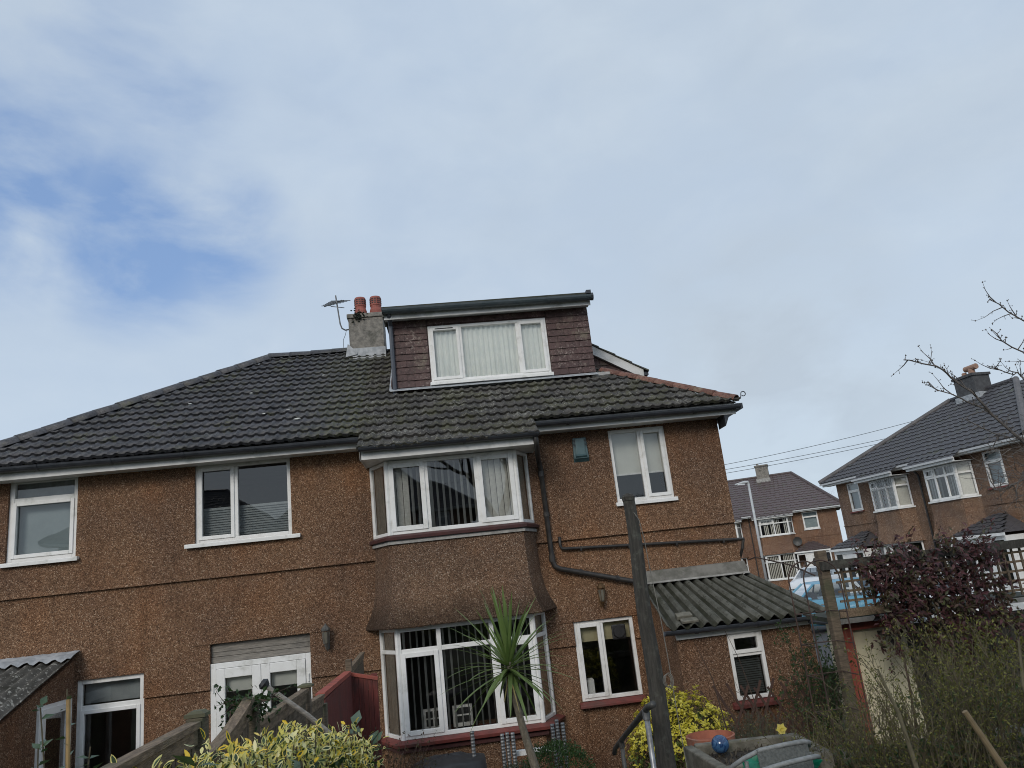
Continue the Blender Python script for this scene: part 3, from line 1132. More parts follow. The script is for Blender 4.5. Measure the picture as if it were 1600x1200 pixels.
# ---------------- bay window of the right half
bay = node('bay_window', house_r, (.15, -.5, 1.2))
BP = [(-1.02, -.035), (-.76, -.50), (1.06, -.50), (1.28, -.035)]
window(house_r, BP[0], BP[1], 3.77, 4.785, fw_=.045, n0=-.05, n1=.0)
window(house_r, BP[1], BP[2], 3.77, 4.785, (.303, .687), None, {(0, 0), (2, 0)}, fw_=.055, n0=-.05, n1=.0, sash_w=.065)
window(house_r, BP[2], BP[3], 3.77, 4.785, fw_=.045, n0=-.05, n1=.0)
T0 = .78
window(house_r, BP[0], BP[1], 1.20, 2.56, (), {0: T0}, fw_=.045, n0=-.05, n1=.0)
window(house_r, BP[1], BP[2], 1.20, 2.56, (.303, .687), {0: T0, 1: T0, 2: T0}, {(0, 0), (2, 0)}, fw_=.055, n0=-.05, n1=.0, sash_w=.06)
window(house_r, BP[2], BP[3], 1.20, 2.56, (), {0: T0}, fw_=.045, n0=-.05, n1=.0)
# corner posts of the bays
for z0, z1 in ((3.77, 4.785), (1.20, 2.56)):
    for x, y, dx in ((-.76, -.5, -1), (1.06, -.5, 1)):
        mb = MB()
        mb.lathe((x - dx * .012, y + .022, 0), [(.036, z0), (.036, z1)], 8)
        mb.build('corner_post', UPVC, bay)


def bay_ring(o, z, dz, zb=None):
    """polygon ring of the bay outline grown by o"""
    return [(BP[0][0] - o * 1.05, -.0, z), (BP[1][0] - o * .65, BP[1][1] - o, z), (BP[2][0] + o * .65, BP[2][1] - o, z), (BP[3][0] + o * 1.05, -.0, z)]


# apron between the storeys: straight then a bellcast flare
mb = MB()
prof = [(3.66, .0), (3.3, .005), (3.05, .02), (2.86, .055), (2.72, .105), (2.62, .155), (2.575, .175), (2.56, .165)]
rows = []
NSEG = [4, 22, 4]
for z, o in prof:
    ring = bay_ring(o, z, 0)
    pts = []
    for k in range(3):
        a, b = Vector(ring[k]), Vector(ring[k + 1])
        for i in range(NSEG[k]):
            pts.append(a.lerp(b, i / NSEG[k]))
    pts.append(Vector(ring[3]))
    for p in pts:
        p.z += .012 * mnoise.noise(Vector((p.x * 3, 0, z * 2))) * (1 if z < 2.7 else 0)
    rows.append(pts)
n = len(rows[0])
mb.add([p for r_ in rows for p in r_], [(j * n + i, (j + 1) * n + i, (j + 1) * n + i + 1, j * n + i + 1) for j in range(len(rows) - 1) for i in range(n - 1)])
# underside of the flare
last = rows[-1]
inner = [Vector((max(-1.0, min(1.25, p.x)), max(p.y, -.47) if p.y < -.1 else p.y, 2.575)) for p in last]
mb.add(list(last) + inner, [(i, i + 1, n + i + 1, n + i)[::-1] for i in range(n - 1)])
mb.build('apron', PEB_BAY, bay)
for nm, o0, o1, za, zb, mt in (('sill', .015, .075, 3.70, 3.768, SILLDARK), ('sill_bed', .01, .035, 3.645, 3.70, CEMENT_L), ('sill', .02, .12, 1.13, 1.198, SILLRED), ('sill_bed', .01, .06, 1.06, 1.13, SILLDARK)):
    mb = MB()
    a, b = bay_ring(o1 * .9, za, 0), bay_ring(o1, za + (zb - za) * .55, 0)
    c = bay_ring(o0, zb, 0)
    for r1, r2 in ((a, b), (b, c)):
        mb.add(list(r1) + list(r2), [(i, i + 1, 5 + i, 4 + i) for i in range(3)])
    mb.poly(c)
    mb.poly(a[::-1])
    mb.build(nm, mt, bay)
mb = MB()
r1, r2 = bay_ring(0, -.2, 0), bay_ring(0, 1.06, 0)
mb.add(r1 + r2, [(i, i + 1, 5 + i, 4 + i) for i in range(3)])
mb.build('plinth', PEB, bay)
# reveal soffits so that no light leaks in above and below the glazing
for z, s in ((4.79, 1), (3.765, -1), (2.57, 1), (1.195, -1)):
    mb = MB()
    r_ = [(x * .985, y + .05 if y < -.1 else .25, z) for x, y in BP]
    mb.poly(r_ if s > 0 else r_[::-1])
    mb.build('bay_lining', ROOM, bay)

# vertical blinds and drapes in the bay


def vblind(label, x0, x1, z0, z1, y, n, ang, w, jitter=.1, close=()):
    t = thing('vertical_blind', ((x0 + x1) / 2, y, z0), label, 'blind')
    mb = MB()
    mb.box(x0, x1, y - .015, y + .015, z1, z1 + .03)
    mb.build('head_rail', UPVC, t)
    for i in range(n):
        x = x0 + (x1 - x0) * (i + .5) / n
        a = R(ang + random.uniform(-6, 6))
        for c0, c1, ca in close:
            if c0 <= x <= c1:
                a = R(ca + random.uniform(-5, 5))
        dx, dy = math.cos(a) * w / 2, math.sin(a) * w / 2
        mb = MB()
        sx, sy = -math.sin(a) * .002, math.cos(a) * .002
        mb.prism([(x - dx, y - dy, z0), (x + sx * 2, y + sy * 2, z0), (x + dx, y + dy, z0), (x - sx, y - sy, z0)], (0, 0, z1 - z0))
        mb.build('slat', SLATM, t)


vblind('pale vertical blind slats in the upstairs bay window', -.72, 1.02, 3.79, 4.74, -.36, 20, 66, .089, close=((.62, 1.1, 24), (-.8, -.45, 26)))
vblind('open vertical blind slats in the ground floor bay window', -.72, 1.02, 1.22, 2.50, -.34, 20, 74, .080)
curtain('drape', 0, .42, 3.79, 4.74, 0, DRAPE, 'beige drape in the left side light of the upstairs bay', 'curtain', .02, .08, dirv=((-.97, .0, 0), (.42, -.86, 0), (.9, .4, 0)))
curtain('drape', 0, .42, 3.79, 4.74, 0, DRAPE, 'beige drape in the right side light of the upstairs bay', 'curtain', .02, .08, dirv=((1.04, -.36, 0), (.42, .86, 0), (.9, -.4, 0)))
curtain('drape', 0, .42, 1.22, 2.50, 0, DRAPE, 'beige drape in the left side light of the ground floor bay', 'curtain', .02, .08, dirv=((-.97, .0, 0), (.42, -.86, 0), (.9, .4, 0)))
curtain('drape', 0, .42, 1.22, 2.50, 0, DRAPE, 'beige drape in the right side light of the ground floor bay behind the palm', 'curtain', .02, .08, dirv=((1.04, -.36, 0), (.42, .86, 0), (.9, -.4, 0)))
for x, lab in ((-.36, 'white framed box on the bay ledge, nearer the left pane'), (.02, 'white framed box on the bay ledge behind the middle pane')):
    mb = MB()
    mb.box(x - .13, x + .13, -.26, -.20, 1.24, 1.50)
    mb.cur = 1
    for k in (-1, 1):
        for zz in (1.29, 1.39):
            mb.box(x + k * .055 - .045, x + k * .055 + .045, -.264, -.258, zz, zz + .08)
    mb.build('framed_box', [UPVC, BLACKP], None, label=lab, category='box')

# ---------------- roofs
tileL, tileR = tile_mesh('tile_plain', TILE_L), tile_mesh('tile_moss', TILE_R)
NROW = int((RIDGE_Y - EAVE_Y) / math.cos(TH) / TG) + 1
VMAX = (RIDGE_Y - EAVE_Y) / math.cos(TH)
hipL = Vector((-1, -1, 0)).normalized()   # outside of the left hip in plan
roof_l = MB()
A = [(LEFT_C, EAVE_Y, EAVE_Z), (PX, EAVE_Y, EAVE_Z), (PX, RIDGE_Y, RIDGE_Z), (LRX, RIDGE_Y, RIDGE_Z)]
roof_l.poly(A)
roof_l.poly([(LEFT_C, EAVE_Y, EAVE_Z), (LRX, RIDGE_Y, RIDGE_Z), (LEFT_C, 7.0, EAVE_Z)])
roof_l.poly([(LEFT_C, 7.0, EAVE_Z), (LRX, RIDGE_Y, RIDGE_Z), (PX, RIDGE_Y, RIDGE_Z), (PX, 7.0, EAVE_Z)])
roof_l = roof_l.build('roof', TILE_L, house_l)
roof_r = MB()
roof_r.poly([(PX, EAVE_Y, EAVE_Z), (RIGHT_C, EAVE_Y, EAVE_Z), (RRX, RIDGE_Y, RIDGE_Z), (PX, RIDGE_Y, RIDGE_Z)])
roof_r.poly([(RIGHT_C, EAVE_Y, EAVE_Z), (RIGHT_C, 7.0, EAVE_Z), (RRX, RIDGE_Y, RIDGE_Z)])
roof_r.poly([(RIGHT_C, 7.0, EAVE_Z), (PX, 7.0, EAVE_Z), (PX, RIDGE_Y, RIDGE_Z), (RRX, RIDGE_Y, RIDGE_Z)])
v_ = -.5
roof_r.poly([tuple(roof_pt(-1.06, v_)), tuple(roof_pt(1.36, v_)), tuple(roof_pt(1.36, 0)), tuple(roof_pt(-1.06, 0))])
roof_r = roof_r.build('roof', TILE_R, house_r)


def keep_l(cx, v, x0, x1, vb):
    y = EAVE_Y + v * math.cos(TH)
    return v < VMAX + .05 and x1 > LEFT_C + (y - EAVE_Y) - .15


pl = ((Vector((LEFT_C, EAVE_Y, 0)), Vector((-1, 1, 0)).normalized()), (Vector((0, RIDGE_Y, 0)), Vector((0, 1, 0))))
lay_tiles(roof_l, tileL, PX - TW * 19 + .004, 19, -.03, NROW, keep_l, pl)


def keep_r(cx, v, x0, x1, vb):
    y = EAVE_Y + v * math.cos(TH)
    if v > VMAX + .05 or x0 > RIGHT_C - (y - EAVE_Y) + .15:
        return False
    if y > 1.12 and -.62 < cx < 2.64:
        return False
    if y > 2.15 and cx > 2.6:
        return False
    return True


pr = ((Vector((RIGHT_C, EAVE_Y, 0)), Vector((1, 1, 0)).normalized()), (Vector((0, RIDGE_Y, 0)), Vector((0, 1, 0))), (Vector((4.48, 0, 0)), Vector((1, 0, 0))))
lay_tiles(roof_r, tileR, PX + .004, 19, -.03, NROW, keep_r, pr, .007)
lay_tiles(roof_r, tileR, PX + .004 + 0, 9, -.03 - 2 * TG, 2, lambda cx, v, a, b, vb: -1.12 < cx < 1.5, ((Vector((1.385, 0, 0)), Vector((1, 0, 0))), (Vector((-1.09, 0, 0)), Vector((-1, 0, 0)))), .007)

capL = cap_tile_mesh('ridge_cap', TILE_L, .14)
capH = cap_tile_mesh('hip_cap', TILE_HIP, .105)
lay_caps(roof_l, capL, (LRX, RIDGE_Y, RIDGE_Z + .03), (-1.5, RIDGE_Y, RIDGE_Z + .03), 'ridge_tile')
lay_caps(roof_l, capL, (LEFT_C, EAVE_Y, EAVE_Z + .025), (LRX, RIDGE_Y, RIDGE_Z + .025), 'hip_tile')
lay_caps(roof_r, capH, (RIGHT_C, EAVE_Y, EAVE_Z + .028), (RIGHT_C - 1.55, EAVE_Y + 1.55, EAVE_Z + 1.55 * math.tan(TH) + .028), 'hip_tile', .34)
# hip iron
mb = MB()
mb.tube([(4.44, -.41, 5.22), (4.49, -.45, 5.24), (4.50, -.46, 5.28)] + ring_pts((4.538, -.46, 5.305), .035, math.pi, -math.pi * .75, 12), .007, 6)
mb.build('hip_iron', DARKPVC, roof_r)
# mortar at the top of the hip, lead and spatter
mb = MB()
mb.tube([(2.62, .93, 6.135), (2.80, .96, 6.15), (2.98, 1.0, 6.17)], [.05, .045, .035], 7)
mb.build('mortar', CEMENT_L, roof_r)
for px_, vv, s in ((-2.05, .75, .05), (-2.25, 1.2, .028), (-2.6, 1.1, .03), (-3.0, 2.2, .03), (-3.9, 1.9, .03), (-1.9, 2.9, .03)):
    mb = MB()
    c = roof_pt(px_, vv, .070)
    pts = []
    for k in range(9):
        a = k / 9 * 2 * math.pi
        rr = s * random.uniform(.6, 1.1)
        pts.append(c + Vector((1, 0, 0)) * rr * math.cos(a) + EV * rr * .6 * math.sin(a))
    mb.prism(pts, EN * .004)
    mb.build('bird_dropping', BIRDS, roof_l)

# ---------------- chimney on the party line
ch = node('chimney_stack', house_r, (-1.18, 3.2, 7.5))
mb = MB()
mb.box(-1.52, -.86, 2.92, 3.55, 7.2, 8.20)
mb.box(-1.545, -.835, 2.895, 3.575, 8.203, 8.29)
mb.build('stack', CHIM, ch, bevel=.012)
mb = MB()
mb.box(-1.535, -.845, 2.90, 3.56, 7.36, 7.585)
mb.prism([(-1.60, 2.88, 7.42), (-1.38, 2.88, 7.46), (-1.38, 2.88, 7.50), (-1.55, 2.88, 7.68)], (0, .03, 0))
mb.build('flashing', LEADM, ch)
for x in (-1.30, -1.0):
    mb = MB()
    mb.lathe((x, 3.2, 8.28), [(.135, 0), (.125, .03), (.122, .15), (.105, .20), (.105, .24), (.113, .245), (.113, .40), (.102, .43), (.07, .435)], 18)
    p = mb.build('chimney_pot', POTM, ch, smooth=False)
    for rr in range(3):
        for k in range(7):
            a = -math.pi / 2 + (k - 3) * .5
            s = MB()
            c = Vector((x + .114 * math.cos(a), 3.2 + .114 * math.sin(a), 8.56 + rr * .042))
            t_ = Vector((-math.sin(a), math.cos(a), 0))
            n_ = Vector((math.cos(a), math.sin(a), 0))
            s.obox(c - t_ * .018 - n_ * .01, t_ * .036, n_ * .012, Vector((0, 0, .02)))
            s.build('pot_slot', BLACKP, p)
mb = MB()
for k in range(60):
    c = Vector((random.gauss(-1.33, .06), 2.88 + random.uniform(-.02, .03), random.gauss(8.23, .055)))
    mb.lathe(c, [(.006, -.012), (.024, 0), (.006, .014)], 5)
mb.build('moss_clump', MOSS, ch, kind='stuff')

AERIAL = simple('aerial_grey', (.12, .125, .13), (.08, .085, .09), 20, .5, metal=.5)
# TV aerial
ae = thing('tv_aerial', (-1.52, 3.1, 8.05), 'grey roof aerial on a bent pole beside the chimney stack', 'aerial')
mb = MB()
mb.tube([(-1.50, 3.05, 8.03), (-1.60, 3.05, 8.02), (-1.66, 3.05, 8.06), (-1.69, 3.05, 8.15), (-1.75, 3.05, 8.75)], .014, 7)
mb.build('mast', AERIAL, ae)
b0, b1 = Vector((-1.93, 2.75, 8.42)), Vector((-1.66, 3.25, 8.72))
mb = MB()
mb.tube([b0, b1], .013, 6)
mb.build('boom', AERIAL, ae)
side = Vector((.87, -.3, -.16)).normalized()
for k in range(7):
    p = b0.lerp(b1, .1 + k * .14)
    l_ = .10 + .018 * k
    mb = MB()
    mb.tube([p - side * l_, p + side * l_], .0075, 5)
    mb.build('element', AERIAL, ae)
mb = MB()
mb.tube([(-1.86, 3.1, 8.62), (-1.60, 3.1, 8.66)], .0075, 5)
mb.tube([(-1.86, 3.1, 8.55), (-1.60, 3.1, 8.50)], .0075, 5)
mb.build('reflector', AERIAL, ae)
mb = MB()
mb.tube([(-1.57, 3.0, 8.01), (-1.60, 3.0, 7.9), (-1.64, 2.98, 7.8), (-1.64, 2.97, 7.62)], .005, 5)
mb.build('cable', WIRE, ae)

# ---------------- rear dormer
dm = node('dormer', house_r, (1.0, 1.0, 6.1))
DX0, DX1, DY = -.66, 2.70, 1.0
mb = MB()
holed_wall(mb, DX0, DX1, 6.05, 7.40, [(-.02, 1.97, 6.26, 7.24)], DY, .16)
mb.prism([(DX0, DY, 6.0), (DX0, DY, 7.40), (DX0, 3.3, 7.60), (DX0, 3.3, 6.0)], (.04, 0, 0))
mb.prism([(DX1 - .04, DY, 6.0), (DX1 - .04, DY, 7.40), (DX1 - .04, 3.3, 7.60), (DX1 - .04, 3.3, 6.0)], (.04, 0, 0))
mb.build('wall', TILE_HUNG, dm)
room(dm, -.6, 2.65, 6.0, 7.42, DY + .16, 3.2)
window(house_r, (-.02, DY + .02), (1.97, DY + .02), 6.26, 7.24, (.268, .752), None, {(0, 0), (2, 0)}, fw_=.05, n1=.03, n0=-.04, sill=.08, sill_ext=.02, sash_w=.05, name='dormer_window')
mb = MB()
mb.box(.10, .40, DY - .032, DY - .022, 7.172, 7.188)
mb.build('trickle_vent', BLACKP, dm)
curtain('net_curtain', .0, 1.93, 6.28, 7.22, DY + .075, CURT, 'white gathered net curtain behind the dormer window', 'curtain', .022, .085)
# roof of the dormer
mb = MB()
mb.prism([(DX0 - .08, .70, 7.485), (DX0 - .08, 3.45, 7.735), (DX0 - .08, 3.45, 7.785), (DX0 - .08, .70, 7.53)], (3.46, 0, 0))
mb.build('flat_roof', FELT, dm)
mb = MB()
mb.box(DX0 - .05, DX1 + .03, .76, .785, 7.325, 7.49)
mb.box(DX0 - .05, DX1 + .03, .786, DY - .002, 7.37, 7.39)
mb.build('fascia', FASCIA, dm)
gutter(dm, (DX0 - .07, .68, 7.475), (DX1 + .03, .68, 7.460), SLATEPVC, .078, 1.1)
mb = MB()
mb.box(DX0 - .07, DX0 - .045, .72, .86, 7.37, 7.52)
mb.build('gutter_end', CEMENT, dm)
mb = MB()
mb.box(DX1 - .04, DX1 + .04, .64, .72, 7.49, 7.55)
mb.tube([(DX1 + .03, .68, 7.44), (DX1 + .07, .68, 7.44)], .07, 8)
mb.build('gutter_end', DARKPVC, dm)
mb = MB()
mb.tube([(DX0 + .03, .70, 7.42), (DX0 + .035, .80, 7.36), (DX0 + .04, .93, 7.28), (DX0 + .04, .94, 6.10)], .036, 8)
mb.tube([(DX0 + .04, .94, 6.12), (DX0 + .05, .88, 6.05)], .042, 8)
mb.build('downpipe', simple('downpipe_slate', (.075, .085, .105), (.06, .07, .09), 6, .5), dm)
mb = MB()
mb.box(-.05, 2.0, DY - .035, DY - .005, 6.13, 6.255)
mb.prism([(-.70, DY - .03, 6.19), (2.72, DY - .03, 6.19), (2.72, DY - .15, 6.135), (-.70, DY - .15, 6.135)], (0, 0, .012))
mb.build('lead_apron', LEADM, dm)
mb = MB()
for k in range(9):
    y0 = DY - .02 + k * .25
    z0 = EAVE_Z + (y0 - EAVE_Y) * math.tan(TH) + .05
    mb.prism([(-.715, y0, z0 + .03), (-.67, y0, z0 + .05), (-.67, y0 + .24, z0 + .17 + .05), (-.715, y0 + .24, z0 + .17 + .03)], (0, 0, .02))
mb.build('lead_soaker', LEADM, dm)
# hung tiles: every tile its own piece
hung_cache = {}


def hung(parent, x0, x1, y, z, h=.125, axis='x'):
    w = round(x1 - x0, 3)
    key = (w, h, axis)
    if key not in hung_cache:
        mb = MB()
        wv = (w - .004, 0, 0) if axis == 'x' else (0, w - .004, 0)
        d = (0, -1, 0) if axis == 'x' else (-1, 0, 0)
        D_ = Vector(d)
        mb.prism([D_ * .030, D_ * .012 + Vector((0, 0, .0)), D_ * .002 + Vector((0, 0, h + .02)), D_ * .012 + Vector((0, 0, h + .02))], wv)
        hung_cache[key] = mb.mesh('hung_tile', TILE_HUNG)
    M = Matrix.Translation((x0, y + random.uniform(-.003, .003), z + random.uniform(-.004, .004))) @ Matrix.Rotation(random.uniform(-.012, .012), 4, 'Y')
    link('hung_tile', hung_cache[key], parent, M)


GA = .114
for j in range(11):
    z = 6.10 + j * GA
    off = 0 if j % 2 else .12
    xs = [DX0 + .07, DX0 + .37 - off, -.035]
    for a, b in zip(xs, xs[1:]):
        hung(dm, a, b, DY, z, GA)
    xs = [1.985, 2.26 - off, 2.50 - off * .5, DX1 + .01]
    for a, b in zip(xs, xs[1:]):
        hung(dm, a, b, DY, z, GA)
for k in range(7):
    hung(dm, -.02 + k * .285, -.02 + (k + 1) * .285, DY, 7.262, .075)
# left and right cheeks
for j in range(13):
    z = 6.05 + j * GA
    ys = max(DY, EAVE_Y + (z - EAVE_Z) / math.tan(TH) - .2)
    y = ys
    while y < 3.1:
        mb = MB()
        hung(dm, DX0, DX0 + .29, y, z, GA, 'y') if False else None
        key = ('c', .29)
        if key not in hung_cache:
            b = MB()
            b.prism([(-.028, 0, 0), (-.010, 0, 0), (-.002, 0, GA + .02), (-.012, 0, GA + .02)], (0, .286, 0))
            hung_cache[key] = b.mesh('hung_tile', TILE_HUNG)
            b = MB()
            b.prism([(.028, 0, 0), (.010, 0, 0), (.002, 0, GA + .02), (.012, 0, GA + .02)], (0, .286, 0))
            hung_cache[('d', .29)] = b.mesh('hung_tile', TILE_HUNG)
        link('hung_tile', hung_cache[key], dm, Matrix.Translation((DX0, y - .01, z)))
        if z > 6.3 and j < 11:
            link('hung_tile', hung_cache[('d', .29)], dm, Matrix.Translation((DX1, y - .01, z)))
        y += .29

# ---------------- side dormer beyond, with a sloping white barge board
sdm = node('side_dormer', house_r, (3.3, 2.6, 6.4))
SY = 2.0


def barge_z(x):
    return 7.06 - (x - 2.74) * .60


mb = MB()
mb.prism([(2.72, SY, 5.7), (3.71, SY, 5.4), (3.71, SY, barge_z(3.71) - .05), (2.72, SY, barge_z(2.72) - .05)], (0, 2.6, 0))
mb.build('wall', TILE_HUNG, sdm)
for j in range(10):
    z = 6.02 + j * GA
    xe = min(3.72, 2.74 + (7.06 - .20 - z) / .60)
    x = 2.74
    while x < xe - .03:
        b = min(x + .29, xe)
        hung(sdm, x, b, SY, z, GA)
        x += .29
mb = MB()
mb.prism([(2.70, SY - .10, barge_z(2.70)), (3.79, SY - .10, barge_z(3.79)), (3.79, SY - .10, barge_z(3.79) - .17), (2.70, SY - .10, barge_z(2.70) - .17)], (0, .025, 0))
mb.build('barge_board', FASCIA, sdm)
mb = MB()
mb.prism([(2.70, SY - .074, barge_z(2.70) - .15), (3.79, SY - .074, barge_z(3.79) - .15), (3.79, SY - .074, barge_z(3.79) - .165), (2.70, SY - .074, barge_z(2.70) - .165)], (0, .07, 0))
mb.build('soffit', FASCIA, sdm)
for k in range(4):
    x0 = 2.70 + k * .285
    mb = MB()
    z0 = barge_z(x0)
    mb.prism([(x0, SY - .13, z0 + .005), (x0 + .33, SY - .13, barge_z(x0 + .33) + .012), (x0 + .33, SY - .13, barge_z(x0 + .33) + .042), (x0, SY - .13, z0 + .018)], (0, 2.7, 0))
    mb.build('verge_tile', TILE_L, sdm)
mb = MB()
mb.box(3.80, 3.88, SY - .08, SY + 2.5, barge_z(3.79) - .10, barge_z(3.79) - .04)
mb.box(3.81, 3.86, SY - .02, SY + .04, 5.8, barge_z(3.79) - .1)
mb.build('gutter', DARKPVC, sdm)

# ---------------- pipes and fittings on the right half
dp = node('downpipe', house_r, (1.45, -.08, 3.0))
mb = MB()
mb.tube([(1.33, -.84, 4.89), (1.345, -.76, 4.76), (1.42, -.18, 4.66), (1.45, -.085, 4.56), (1.465, -.075, 3.22), (1.49, -.075, 3.14), (1.56, -.075, 3.095), (2.72, -.075, 2.775), (2.80, -.10, 2.74)], .037, 9)
mb.build('pipe', PIPE, dp, smooth=True)
for p, q in (((1.45, -.083, 4.50), (1.45, -.083, 4.42)), ((1.464, -.076, 3.30), (1.465, -.076, 3.20)), ((1.46, -.079, 3.9), (1.46, -.079, 3.84)), ((1.83, -.075, 3.022), (1.87, -.075, 3.012)), ((2.34, -.075, 2.881), (2.38, -.075, 2.870))):
    mb = MB()
    mb.tube([p, q], .045, 9)
    mb.build('pipe_collar', PIPE, dp)
wp = node('waste_pipe', house_r, (1.6, -.05, 3.4))
mb = MB()
mb.tube([(1.61, -.05, 3.54), (1.605, -.05, 3.42), (1.62, -.05, 3.375), (1.66, -.05, 3.365), (4.25, -.05, 3.235), (4.31, -.05, 3.23)], .022, 8)
mb.build('pipe', PIPE, wp, smooth=True)
mb = MB()
mb.tube([(4.305, -.05, 3.235), (4.27, -.03, 3.10), (4.245, .05, 2.98)], .022, 8)
mb.build('pipe', PIPE, wp)
for k in range(4):
    mb = MB()
    x = 1.9 + k * .7
    mb.box(x - .012, x + .012, -.075, -.0, 3.353 - (x - 1.66) * .05 - .028, 3.353 - (x - 1.66) * .05 + .034)
    mb.build('pipe_clip', PIPE, wp)

al = thing('alarm_box', (2.08, -.03, 4.6), 'teal burglar alarm box with louvred sides high on the brown wall', 'alarm box')
mb = MB()
mb.prism([(1.975, -.03, 4.94), (2.175, -.03, 4.94), (2.185, -.03, 4.70), (2.19, -.03, 4.63), (1.97, -.03, 4.63), (1.965, -.03, 4.70)], (0, -.06, 0))
mb.prism([(2.01, -.09, 4.93), (2.14, -.09, 4.93), (2.15, -.09, 4.68), (2.0, -.09, 4.68)], (0, -.02, 0))
mb.build('casing', TEAL, al, bevel=.01)
mb = MB()
mb.add([(1.965, -.03, 4.70), (2.195, -.03, 4.70), (2.195, -.03, 4.585), (1.965, -.03, 4.585), (2.0, -.112, 4.69), (2.15, -.112, 4.69), (2.155, -.112, 4.665), (1.995, -.112, 4.665)],
       [(4, 5, 6, 7)[::-1], (7, 6, 2, 3)[::-1], (0, 4, 7, 3)[::-1], (5, 1, 2, 6)[::-1]])
mb.build('lower_hood', simple('alarm_teal_dark', (.045, .10, .115), (.035, .08, .09), 8, .4), al)
for s in (0, 1):
    for k in range(6):
        mb = MB()
        x = 1.972 if s == 0 else 2.142
        z = 4.905 - k * .02
        mb.box(x, x + .036, -.097, -.088, z, z + .008)
        mb.build('louvre', BLACKP, al)


def lantern(name, c, mat, label):
    t = thing(name, c, label, 'wall lamp')
    x, y, z = c
    mb = MB()
    mb.lathe((x, y, z), [(.05, .0), (.062, .01), (.062, .03), (.035, .065), (.012, .085), (.008, .10)], 8)
    mb.build('cap', mat, t)
    mb = MB()
    mb.lathe((x, y, z), [(.022, -.17), (.034, -.155), (.048, -.01)], 6)
    mb.build('shade', simple('lantern_glass', (.16, .15, .12), (.12, .11, .09), 8, .2), t)
    for k in range(6):
        a = k * math.pi / 3
        mb = MB()
        mb.tube([(x + .036 * math.cos(a), y + .036 * math.sin(a), z - .16), (x + .051 * math.cos(a), y + .051 * math.sin(a), z)], .004, 4)
        mb.build('bar', mat, t)
    mb = MB()
    mb.lathe((x, y, z - .2), [(.006, -.02), (.02, 0), (.03, .028)], 8)
    mb.tube([(x, y, z - .2), (x + .01, y + .05, z - .26), (x + .01, y + .09, z - .22), (x, .0, z - .16)], .009, 6)
    mb.box(x - .03, x + .03, -.012, .0, z - .24, z - .08)
    mb.build('bracket', mat, t)


lantern('wall_lantern', (-1.72, -.12, 2.62), GREYL, 'grey wall lantern on the pebbledash beside the french doors')
lantern('wall_lantern', (2.10, -.12, 2.76), BRASS, 'bronze wall lantern above the ground floor window by the timber pole')

# ---------------- outhouses with corrugated roofs


def corr_sheets(parent, a0, a1, b0, b1, nw, mat, nsheets, amp=.026, name='corrugated_sheet', seg=8):
    """top edge a0-a1, bottom edge b0-b1; nw waves in all"""
    a0, a1, b0, b1 = map(Vector, (a0, a1, b0, b1))
    nrm = (a1 - a0).cross(b0 - a0).normalized()
    if nrm.z < 0:
        nrm = -nrm
    per = nw / nsheets
    for s in range(nsheets):
        mb = MB()
        n = int(per * seg)
        vs, fs = [], []
        for j in range(9):
            for i in range(n + 1):
                t = (s * per + per * i / n) / nw
                p = a0.lerp(a1, t).lerp(b0.lerp(b1, t), j / 8)
                vs.append(p + nrm * (amp * math.cos(t * nw * 2 * math.pi) + .004 * (s % 2)))
        m_ = (n + 1)
        for j in range(8):
            for i in range(n):
                k = j * m_ + i
                fs.append((k, k + 1, k + m_ + 1, k + m_))
        mb.add(vs, fs)
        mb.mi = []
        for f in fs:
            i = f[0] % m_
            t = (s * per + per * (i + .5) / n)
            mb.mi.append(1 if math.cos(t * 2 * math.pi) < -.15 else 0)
        o = mb.build(name, mat, parent, smooth=True)
        so = o.modifiers.new('solid', 'SOLIDIFY')
        so.thickness = .012
        so.offset = 0


oh = thing('outhouse', (3.6, -.65, 0), 'low brown pebbledash outhouse with mossy corrugated roof below the right corner of the house', 'outhouse')
mb = MB()
holed_wall(mb, 2.73, 4.48, -.2, 2.14, [(3.37, 3.83, 1.27, 2.09)], -1.3, .2)
mb.box(2.73, 2.93, -1.10, -.002, -.2, 2.30)
mb.box(4.28, 4.48, -1.10, -.002, -.2, 2.30)
mb.prism([(2.732, -1.1, 2.1), (2.732, -.002, 2.1), (2.732, -.002, 2.70), (2.732, -1.1, 2.27)], (.19, 0, 0))
mb.prism([(4.285, -1.1, 2.1), (4.285, -.002, 2.1), (4.285, -.002, 2.66), (4.285, -1.1, 2.27)], (.19, 0, 0))
mb.add([(2.73, -1.3, -.2), (2.73, -1.1, -.2), (2.73, -1.1, 2.14), (2.73, -1.3, 2.14), (4.48, -1.3, -.2), (4.48, -1.1, -.2), (4.48, -1.1, 2.14), (4.48, -1.3, 2.14)], [(0, 3, 2, 1), (4, 5, 6, 7)])
mb.build('wall', PEB, oh)
room(oh, 3.0, 4.25, -.1, 2.12, -1.1, -.1, ROOMD)
wo_ = window(oh, (3.375, -1.28), (3.825, -1.28), 1.29, 2.085, (), {0: .66}, {(0, 1)}, fw_=.045, n1=.02, sash_w=.045)
mb = MB()
mb.prism([(3.30, -1.27, 1.287), (3.30, -1.39, 1.25), (3.30, -1.39, 1.21), (3.30, -1.29, 1.20)], (.60, 0, 0))
mb.build('sill', SILLRED, wo_)
ven = thing('venetian_blind', (3.6, -1.2, 1.3), 'dark slatted blind inside the small outhouse window', 'blind')
for k in range(17):
    mb = MB()
    z = 1.35 + k * .027
    mb.prism([(3.42, -1.20, z), (3.42, -1.185, z + .016), (3.42, -1.183, z + .014), (3.42, -1.198, z - .002)], (.36, 0, 0))
    mb.build('slat', simple('blind_dark', (.10, .11, .11), (.08, .09, .09), 8, .4), ven)
